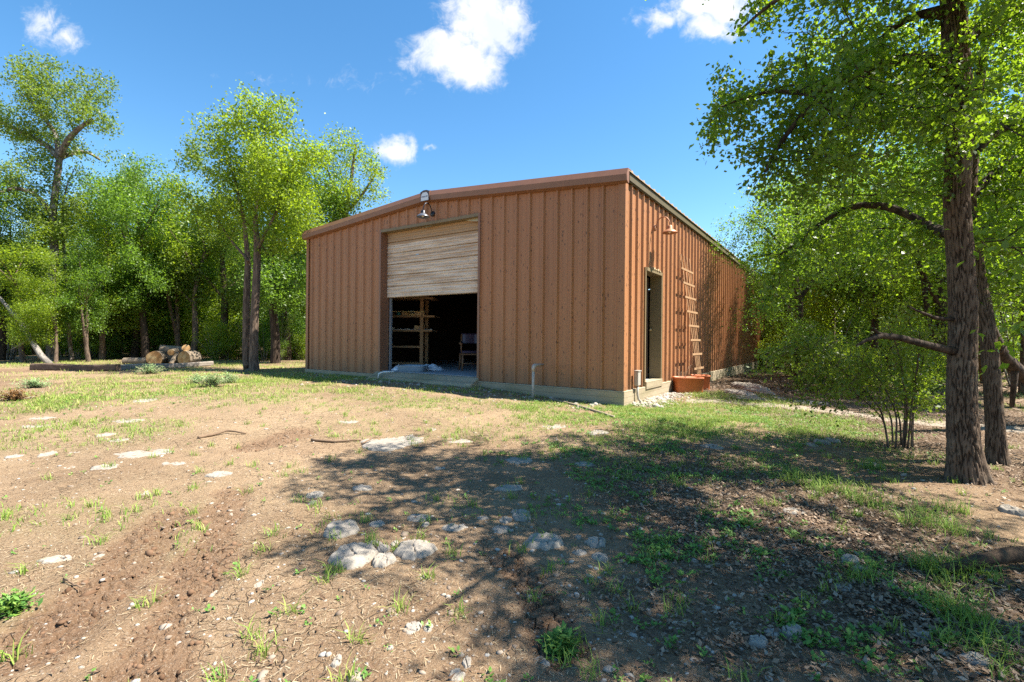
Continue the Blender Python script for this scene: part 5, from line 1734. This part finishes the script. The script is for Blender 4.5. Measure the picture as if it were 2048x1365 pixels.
# pale leaning limb by the oak
b = on(gp(100, 727), .0); Y = b.y
ll = thing('dead_tree', 'pale bare limb leaning against the foot of the gnarled oak', 'tree', b)
MB().tube([p[:3] for p in pxl(Y, b, [(100, 729, 0, -.3), (82, 712, 0, -.3), (62, 680, 0, -.2), (45, 650, 0), (20, 620, 0, .1), (-5, 590, 0, .2), (-40, 540, 0, .4)])], [.10, .09, .075, .07, .055, .045, .03], 9, True, .2).build('trunk', BARK_DEAD, ll, True)
MB().tube([p[:3] for p in pxl(Y, b, [(60, 678, 0, -.2), (40, 690, 0, -.3), (22, 700, 0, -.4)])], [.04, .03, .015], 7).build('branch', BARK_DEAD, ll, True)

# woods on the sunny side of the building and past the path
for a in [
    (1602, 18.8, 1, .86, 'slim forked dark tree by the far end of the side wall'),
    (1668, 16.5, 3, .95, 'light green tree in the thicket past the grey stone heap'),
    (1545, 26.0, 0, .80, 'tree standing beyond the far end of the side wall'),
    (1745, 14.0, 0, .80, 'dark straight tree behind the shrub crown'),
    (1800, 12.5, 3, .85, 'stout light-leaved tree in the thicket behind the shrub stems'),
    (1700, 20.5, 2, .85, 'oak deep in the thicket between wall end and shrub'),
    (1850, 17.5, 4, .85, 'dense cedar in the back of the thicket behind the shrub'),
    (1975, 14.0, 1, .9, 'forked tree seen in the gap between the two rough trunks'),
    (2050, 11.0, 3, .95, 'light green tree beyond the leaning dead trunk'),
    (2120, 8.6, 0, .9, 'dark tree rising at the edge beyond the leaning dead trunk'),
    (1925, 20.0, 2, .95, 'oak far behind the big furrowed trunk'),
    (2080, 17.0, 2, .95, 'broad oak in the back behind the leaning dead trunk')]:
    wood_tree(*a)
for row, (Y, step, lab) in enumerate([(23, 56, 'woodland tree in the second row past the side wall thicket'), (30, 52, 'distant woodland tree beyond the side wall thicket'), (39, 50, 'farthest woodland tree showing as green past the side wall woods')]):
    px = 1590 - row * 22
    while px < 2330:
        wood_tree(px + rs.uniform(-18, 18), Y + rs.uniform(-2, 2), rs.choice([0, 1, 2, 3, 4]), rs.uniform(.75, .98), lab, lab.replace('tree', 'trees'))
        px += step
for a in [
    (1655, 11.5, 0, .62, 'dark leafy shrub between grey stone heap and lone shrub'),
    (1590, 17.0, 1, .62, 'light green shrub by the far end of the side wall'),
    (1530, 21.8, 1, .55, 'small light green shrub at the end of side wall'),
    (1725, 10.0, 1, .5, 'bright low shrub behind the lone shrub'),
    (1860, 9.0, 1, .42, 'low leafy shrub between lone shrub and big trunk'),
    (1930, 15.5, 0, .8, 'dark shrub in the gap behind the rough trunks'),
    (2030, 13.0, 2, .8, 'thin grey-stemmed shrub beyond the leaning dead trunk'),
    (1770, 19.0, 0, .95, 'leafy shrub at the back of the thicket')]:
    wood_shrub(*a)
for i in range(20):
    wood_shrub(1570 + i * 30 + rs.uniform(-15, 15), 22 + rs.uniform(-1, 8), rs.choice([0, 1, 0]), rs.uniform(.8, 1.1), 'shaded shrub of the thicket under the trees past the side wall', 'thicket shrubs past the side wall')
# trees out beyond the edge whose shade reaches the side wall and the clearing
for x, y, i, s in ((11.5, 14.8, 0, .8), (13.0, 18.5, 2, .85), (7.6, 2.2, 3, .9)):
    tree('elm_tree', 'tree past the frame side of the thicket shading the clearing', 'tree', on(Vector((x, y, 0)), -.06), *STOCK[i], group='shading trees beyond the thicket', rot=rs.uniform(0, 6.28), sc=(s, s, s))

# far wood closing the view
def far_wood(name, label, a0, a1, seed):
    rng = np.random.RandomState(seed)
    N = 26000
    a = R(1) * rng.uniform(a0, a1, N); d = rng.uniform(50, 62, N)
    cx, cy = d * np.cos(a), d * np.sin(a)
    top = 7.5 + 2.2 * fbm(a * 30, a * 0 + 3.3, 5, 3)
    z = top * rng.rand(N) ** .8
    s = rng.uniform(.25, .6, N)[:, None, None]
    q_ = rng.normal(size=(N, 4, 3)) * s * .6
    q_[:, 2] = -q_[:, 0] + rng.normal(size=(N, 3)) * .08; q_[:, 3] = -q_[:, 1] + rng.normal(size=(N, 3)) * .08
    V = np.stack([cx, cy, z + terrain(cx, cy)], 1)[:, None] + q_
    o = put(name, np_mesh(name, V.reshape(-1, 3), np.arange(N * 4).reshape(N, 4), LEAF_WOOD, {'var': np.repeat(rng.rand(N), 4)}))
    return tag(o, label, None, None, 'stuff')
far_wood('distant_woods', 'distant woods closing the view behind the log pile', 96, 150, 3)
far_wood('distant_woods', 'distant woods closing the view past the side wall', 30, 66, 4)
# ------------------------------------------------------------------ ground cover
def scatter(n, seed, rmin, rmax, field, pw=1.5, a0=28, a1=152, floor=0.0):
    """random ground points, kept with probability field(x, y)"""
    rng = np.random.RandomState(seed)
    xs = []; got = 0
    for _ in range(40):
        m = n * 2
        r_ = rmin + (rmax - rmin) * rng.rand(m) ** pw
        a = np.radians(rng.uniform(a0, a1, m))
        x, y = r_ * np.cos(a), r_ * np.sin(a)
        f = np.maximum(field(x, y), floor)
        lx_ = (x - BC.x) * UX.x + (y - BC.y) * UX.y; ly_ = (x - BC.x) * UY.x + (y - BC.y) * UY.y
        out = ~((lx_ > -BW - .06) & (lx_ < .06) & (ly_ > -.06) & (ly_ < BL + .06))
        kp = (rng.rand(m) < f) & out
        xs.append(np.stack([x[kp], y[kp]], 1)); got += kp.sum()
        if got >= n: break
    P = np.concatenate(xs)[:n]
    return np.stack([P[:, 0], P[:, 1], H(P[:, 0], P[:, 1])], 1), rng


def blades(name, label, P, rng, h, w, mat, var=(0, 1), lean=.5, per=1, spread=.0):
    if per > 1:
        P = np.repeat(P, per, 0) + np.concatenate([rng.normal(size=(len(P) * per, 2)) * spread, np.zeros((len(P) * per, 1))], 1)
        P[:, 2] = H(P[:, 0], P[:, 1])
    N = len(P)
    a = rng.uniform(0, 2 * np.pi, N); d = np.stack([np.cos(a), np.sin(a), np.zeros(N)], 1)
    sd = np.stack([-np.sin(a), np.cos(a), np.zeros(N)], 1)
    hh = (h * rng.uniform(.4, 1.3, N))[:, None]; ww = (w * rng.uniform(.6, 1.3, N))[:, None] * .5
    ln = (lean * rng.uniform(.2, 1.5, N))[:, None]
    z = np.array([[0, 0, 1.0]])
    b = P - z * .004
    m = b + hh * .55 * z + d * hh * ln * .3
    t = b + hh * (1 - .25 * ln) * z + d * hh * ln
    V = np.stack([b - sd * ww, b + sd * ww, m + sd * ww * .8, m - sd * ww * .8, t], 1).reshape(-1, 3)
    i = np.arange(N)[:, None] * 5
    q_ = i + np.array([[0, 1, 2, 3]]); tr_ = i + np.array([[3, 2, 4]])
    v = rng.uniform(*var, N)
    return tag(put(name, np_mesh(name, V, [q_, tr_], mat, {'var': np.repeat(v, 5)})), label, None, None, 'stuff')


def rosettes(name, label, P, rng, L, k, mat, lift=(.2, .8), rise=.02):
    N = len(P)
    i = np.repeat(np.arange(N), k)
    M = len(i)
    a = rng.uniform(0, 2 * np.pi, M); e = rng.uniform(*lift, M)
    sc = (L * rng.uniform(.6, 1.3, N))[i] * rng.uniform(.7, 1.2, M)
    d = np.stack([np.cos(a) * np.cos(e), np.sin(a) * np.cos(e), np.sin(e)], 1)
    sd = np.stack([-np.sin(a), np.cos(a), np.zeros(M)], 1)
    nr_ = np.cross(d, sd)
    b = P[i] + np.stack([rng.normal(size=M) * L * .5, rng.normal(size=M) * L * .5, rng.rand(M) * rise], 1)
    s_ = sc[:, None]
    V = np.stack([b, b + d * s_ * .55 + sd * s_ * .30 - nr_ * s_ * .06, b + d * s_, b + d * s_ * .55 - sd * s_ * .30 - nr_ * s_ * .06], 1).reshape(-1, 3)
    v = np.clip(rng.rand(N)[i] * .6 + rng.rand(M) * .4, 0, 1)
    return tag(put(name, np_mesh(name, V, np.arange(M * 4).reshape(M, 4), mat, {'var': np.repeat(v, 4)})), label, None, None, 'stuff')


def flakes(name, label, P, rng, L, asp, mat, tilt=.3, rise=.006, pointed=True):
    N = len(P)
    a = rng.uniform(0, 2 * np.pi, N)
    d = np.stack([np.cos(a), np.sin(a), rng.normal(size=N) * tilt], 1); d /= np.linalg.norm(d, axis=1)[:, None]
    sd = np.stack([-np.sin(a), np.cos(a), rng.normal(size=N) * tilt], 1)
    l = (L * rng.uniform(.5, 1.5, N))[:, None]; w = l * asp * rng.uniform(.7, 1.3, N)[:, None] * .5
    b = P + np.array([[0, 0, 1]]) * (rise * rng.rand(N)[:, None] + np.abs(d[:, 2:]) * l * .5)
    curl = np.array([[0, 0, 1]]) * l * rng.uniform(.0, .22, N)[:, None]
    if pointed:
        V = np.stack([b - d * l * .5 + curl, b + sd * w, b + d * l * .5 + curl, b - sd * w], 1)
    else:
        V = np.stack([b - d * l * .5 - sd * w, b + d * l * .5 - sd * w, b + d * l * .5 + sd * w, b - d * l * .5 + sd * w], 1)
    return tag(put(name, np_mesh(name, V.reshape(-1, 3), np.arange(N * 4).reshape(N, 4), mat, {'var': np.repeat(rng.rand(N), 4)})), label, None, None, 'stuff')


def var_material(name, stops, rough=.85, spec=.15, tr=0.0):
    k = material(name)
    rp = k.n('ShaderNodeValToRGB', {0: attr(k, 'var')})
    cr = rp.color_ramp
    while len(cr.elements) < len(stops): cr.elements.new(.5)
    for e, (p, c_) in zip(cr.elements, stops):
        e.position = p; e.color = (*c_, 1)
    b = k.n('ShaderNodeBsdfPrincipled', {'Base Color': rp.outputs[0], 'Roughness': rough, 'Specular IOR Level': spec})
    if tr:
        t_ = k.n('ShaderNodeBsdfTranslucent', {'Color': rp.outputs[0]})
        b = k.n('ShaderNodeMixShader', {0: tr, 1: b.outputs[0], 2: t_.outputs[0]})
    k.put(k.out.inputs[0], b)
    return k.mat


M_GRASS = var_material("grass_blade", [(0, (0.125, 0.237, 0.032)), (.6, (0.275, 0.376, 0.063)), (.85, (0.414, 0.401, 0.125)), (1, (0.564, 0.464, 0.237))], .6, .3, .35)
M_WEED = var_material("weed_leaf", [(0, (0.064, 0.162, 0.035)), (.6, (0.150, 0.288, 0.051)), (1, (0.253, 0.368, 0.069))], .55, .3, .3)
M_STRAW = var_material("dry_straw", [(0, (0.181, 0.117, 0.068)), (.5, (0.317, 0.234, 0.135)), (1, (0.437, 0.369, 0.256))], .8, .2)
M_DEADLEAF = var_material("dead_leaf", [(0, (0.06, 0.035, 0.022)), (.4, (0.16, 0.105, 0.066)), (.75, (0.23, 0.16, 0.105)), (1, (0.31, 0.245, 0.18))], .7, .25)
M_PEB = var_material("pebble", [(0, (0.143, 0.099, 0.068)), (.5, (0.279, 0.229, 0.180)), (1, (0.384, 0.353, 0.310))], .9, .15)
M_CHIP = var_material("bark_chip", [(0, (0.040, 0.024, 0.016)), (1, (0.176, 0.112, 0.072))], .9, .1)

P, rng = scatter(26000, 1, 3.0, 15, lambda x, y: grass_field(x, y) ** 1.5, 1.0)
blades('grass', 'short green grass in the clearing', P, rng, .045, .0055, M_GRASS, (0, .75), .8, 3, .02)
P, rng = scatter(520, 2, 1.3, 9, lambda x, y: np.clip(.16 + grass_field(x, y), 0, 1) * (1 - .6 * mud_mask(x, y)), 1.3)
blades('grass', 'scattered grass tufts on the bare dirt', P, rng, .065, .0042, M_GRASS, (0, .8), .9, 26, .022)
P, rng = scatter(26, 31, 2.4, 6, lambda x, y: blob_field(x, y, [(1930, 1060, 170, 80, 1), (1900, 1250, 180, 100, .6), (1680, 985, 150, 40, .7), (1990, 1170, 90, 60, .8), (1820, 940, 120, 40, .5)]), 1.0)
blades('grass', 'long fine grass clumps round the big trunk', P, rng, .115, .0036, M_GRASS, (0, .6), 1.2, 80, .05)
P, rng = scatter(3200, 3, 9, 24, lambda x, y: grass_field(x, y), 1.0)
blades('grass', 'taller thin grass towards the woods', P, rng, .075, .008, M_GRASS, (.25, 1.0), .9, 8, .06)
P, rng = scatter(2600, 4, 1.4, 11, lambda x, y: blob_field(x, y, WEEDS) * np.clip(fbm(x * 2.1, y * 2.1, 211, 3) * 1.6 + .12, 0, 1), 1.2)
rosettes('ground_weeds', 'low broad-leaved weeds in the tree shade', P, rng, .022, 9, M_WEED)
P, rng = scatter(420, 5, 1.3, 8, lambda x, y: np.full(x.shape, .5) * (1 - mud_mask(x, y)), 1.3)
rosettes('ground_weeds', 'tiny weeds scattered on the dirt', P, rng, .017, 8, M_WEED)
P, rng = scatter(60000, 6, 1.2, 13, lambda x, y: np.clip(blob_field(x, y, DRY) * .8 + .22, 0, 1) * (1 - .8 * mud_mask(x, y)) * (1 - .6 * litter_field(x, y)), 1.4)
flakes('straw_litter', 'dry straw bits strewn over the dirt', P, rng, .019, .07, M_STRAW, .18, .006, False)
P, rng = scatter(46000, 7, 1.3, 12, lambda x, y: litter_field(x, y), 1.3)
flakes('fallen_leaves', 'dead leaves littering the ground under the trees', P, rng, .023, .5, M_DEADLEAF, .35, .012)
P, rng = scatter(9000, 8, 12, 34, lambda x, y: np.clip(woods_floor(x, y), 0, 1), 1.0)
flakes('fallen_leaves', 'dead leaves carpeting the floor of the woods', P, rng, .09, .6, M_DEADLEAF, .3, .03)
P, rng = scatter(5000, 9, 1.2, 10, lambda x, y: np.full(x.shape, .35), 1.4)
flakes('bark_bits', 'dark bark and twig bits on the dirt', P, rng, .026, .22, M_CHIP, .25, .006)

ico = np.array([(0, 0, -1), (.7236, -.5257, -.4472), (-.2764, -.8507, -.4472), (-.8944, 0, -.4472), (-.2764, .8507, -.4472), (.7236, .5257, -.4472), (.2764, -.8507, .4472), (-.7236, -.5257, .4472), (-.7236, .5257, .4472), (.2764, .8507, .4472), (.8944, 0, .4472), (0, 0, 1)])
icf = np.array([(0, 1, 5), (0, 2, 1), (0, 3, 2), (0, 4, 3), (0, 5, 4), (1, 10, 5), (2, 6, 1), (3, 7, 2), (4, 8, 3), (5, 9, 4), (1, 6, 10), (2, 7, 6), (3, 8, 7), (4, 9, 8), (5, 10, 9), (6, 11, 10), (7, 11, 6), (8, 11, 7), (9, 11, 8), (10, 11, 9)])
icf = np.array([(a, c_, b_) for a, b_, c_ in icf])


def pebbles(name, label, P, rng, s, mat, flat=.5, var=(0, 1)):
    N = len(P)
    jit_ = 1 + rng.uniform(-.3, .3, (N, 12, 1))
    sc = (s * np.exp(rng.normal(size=N) * .45))[:, None, None]
    ax = np.stack([rng.uniform(.7, 1.4, N), rng.uniform(.7, 1.2, N), rng.uniform(.35, .8, N) * flat * 2], 1)[:, None]
    a = rng.uniform(0, 6.28, N); ca, sa = np.cos(a)[:, None], np.sin(a)[:, None]
    V = ico[None] * jit_ * ax * sc
    V = np.stack([V[..., 0] * ca - V[..., 1] * sa, V[..., 0] * sa + V[..., 1] * ca, V[..., 2]], 2) + P[:, None]
    f = (np.arange(N)[:, None, None] * 12 + icf[None]).reshape(-1, 3)
    return tag(put(name, np_mesh(name, V.reshape(-1, 3), f, mat, {'var': np.repeat(rng.uniform(*var, N), 12)}, True)), label, None, None, 'stuff')
P, rng = scatter(7000, 10, 1.1, 12, lambda x, y: np.full(x.shape, .5) + .3 * fbm(x, y, 301, 3), 1.5)
pebbles('pebbles', 'small pebbles bedded in the dirt', P, rng, .0065, M_PEB)
P, rng = scatter(420, 11, 1.3, 13, lambda x, y: np.full(x.shape, .5) + .5 * fbm(x * .7, y * .7, 305, 3), 1.3)
pebbles('pebbles', 'loose pale stones across the clearing', P, rng, .0105, M_PEB, .35, (.2, .8))
# white gravel along the foot of the side wall, grit in the shade of the gable
rng = np.random.RandomState(12)
q = np.array([bl(.05 + abs(rng.normal()) * .22, rng.uniform(.15, 2.6), 0)[:2] for _ in range(1100)])
P = np.stack([q[:, 0], q[:, 1], H(q[:, 0], q[:, 1]) + .004], 1)
pebbles('gravel', 'white gravel along the foot of the side wall', P, rng, .016, M_PEB, .6, (.6, 1))
q = np.array([bl(rng.uniform(-9, -.3), -.06 - abs(rng.normal()) * .7, 0)[:2] for _ in range(900)])
P = np.stack([q[:, 0], q[:, 1], H(q[:, 0], q[:, 1])], 1)
pebbles('gravel', 'pale stone chips in the shade of the gable wall', P, rng, .016, M_PEB, .5, (.3, 1))
# clods broken out of the ruts
P, rng = scatter(900, 13, 1.2, 9, lambda x, y: mud_mask(x, y), 1.2)
M_CLOD = var_material("earth_clod", [(0, (0.093, 0.053, 0.031)), (1, (0.186, 0.112, 0.068))], .95, .1)
pebbles('earth_clods', 'broken clods of dried mud in the tyre ruts', P, rng, .0065, M_CLOD, .6)

# pale bushy weed before the bright elm, and a few single plants
def weed_plant(label, base, h, r, n, leaf, mat, seed, name='weed_plant'):
    rng = np.random.RandomState(seed)
    t = thing(name, label, 'plant', base)
    m = MB(); P = []; D = []
    for i in range(n):
        a = rng.uniform(0, 6.28); l = r * rng.uniform(.05, 1); hh = h * rng.uniform(.35, 1.15) * (1.1 - .5 * l / r)
        pts_ = [(0, 0, -.02), (math.cos(a) * l * .35, math.sin(a) * l * .35, hh * .5), (math.cos(a) * l, math.sin(a) * l, hh)]
        m.tube(pts_, [.006, .004, .002], 4)
        for s in np.linspace(.25, 1, 12):
            p = np.array(pts_[1]) * (1 - abs(2 * s - 1)) + (np.array(pts_[2]) if s > .5 else 0) * max(0, 2 * s - 1)
            P.append(p); D.append(a)
    m.build('stems', M_STALK, t)
    P = np.repeat(np.array(P), 3, 0); N = len(P); P = P + rng.normal(size=P.shape) * leaf * .7
    a = rng.uniform(0, 6.28, N); e = rng.uniform(-.2, .9, N); s_ = (leaf * rng.uniform(.6, 1.3, N))[:, None]
    d = np.stack([np.cos(a) * np.cos(e), np.sin(a) * np.cos(e), np.sin(e)], 1); sd = np.stack([-np.sin(a), np.cos(a), 0 * a], 1)
    V = np.stack([P, P + d * s_ * .5 + sd * s_ * .22, P + d * s_, P + d * s_ * .5 - sd * s_ * .22], 1).reshape(-1, 3)
    put('foliage', np_mesh('weed_foliage', V, np.arange(N * 4).reshape(N, 4), mat, {'var': np.repeat(rng.rand(N), 4)}), t)
M_PALEWEED = var_material("pale_weed_leaf", [(0, (0.167, 0.274, 0.107)), (1, (0.357, 0.476, 0.214))], .6, .2, .3)
M_RUSTWEED = var_material("rusty_weed_leaf", [(0, (0.132, 0.060, 0.021)), (1, (0.240, 0.132, 0.048))], .8, .1, .2)
for px, py, h, r, lab, mt in ((425, 775, .27, .32, 'pale green bushy weed in front of the bright elm', M_PALEWEED), (395, 768, .2, .26, 'smaller pale weed next to the pale bushy one', M_PALEWEED), (455, 768, .2, .24, 'low pale weed near the foot of the bright elm', M_PALEWEED),
                              (300, 748, .25, .4, 'pale weed growing before the grey timber', M_PALEWEED), (30, 800, .13, .32, 'rust brown dry weed in the grass', M_RUSTWEED), (70, 775, .15, .35, 'pale green weed behind the rust brown one', M_PALEWEED), (20, 1225, .035, .07, 'bright green leafy weed by the muddy ground', M_WEED),
                              (1120, 1292, .025, .03, 'small fresh weed in cracked shaded earth', M_WEED)):
    weed_plant(lab, on(gp(px, py)), h, r, 60 if h > .1 else 24, .034 if h > .1 else .03, mt, int(px))
for o in scene.objects:
    o.select_set(False)
print('objects', len(scene.objects))
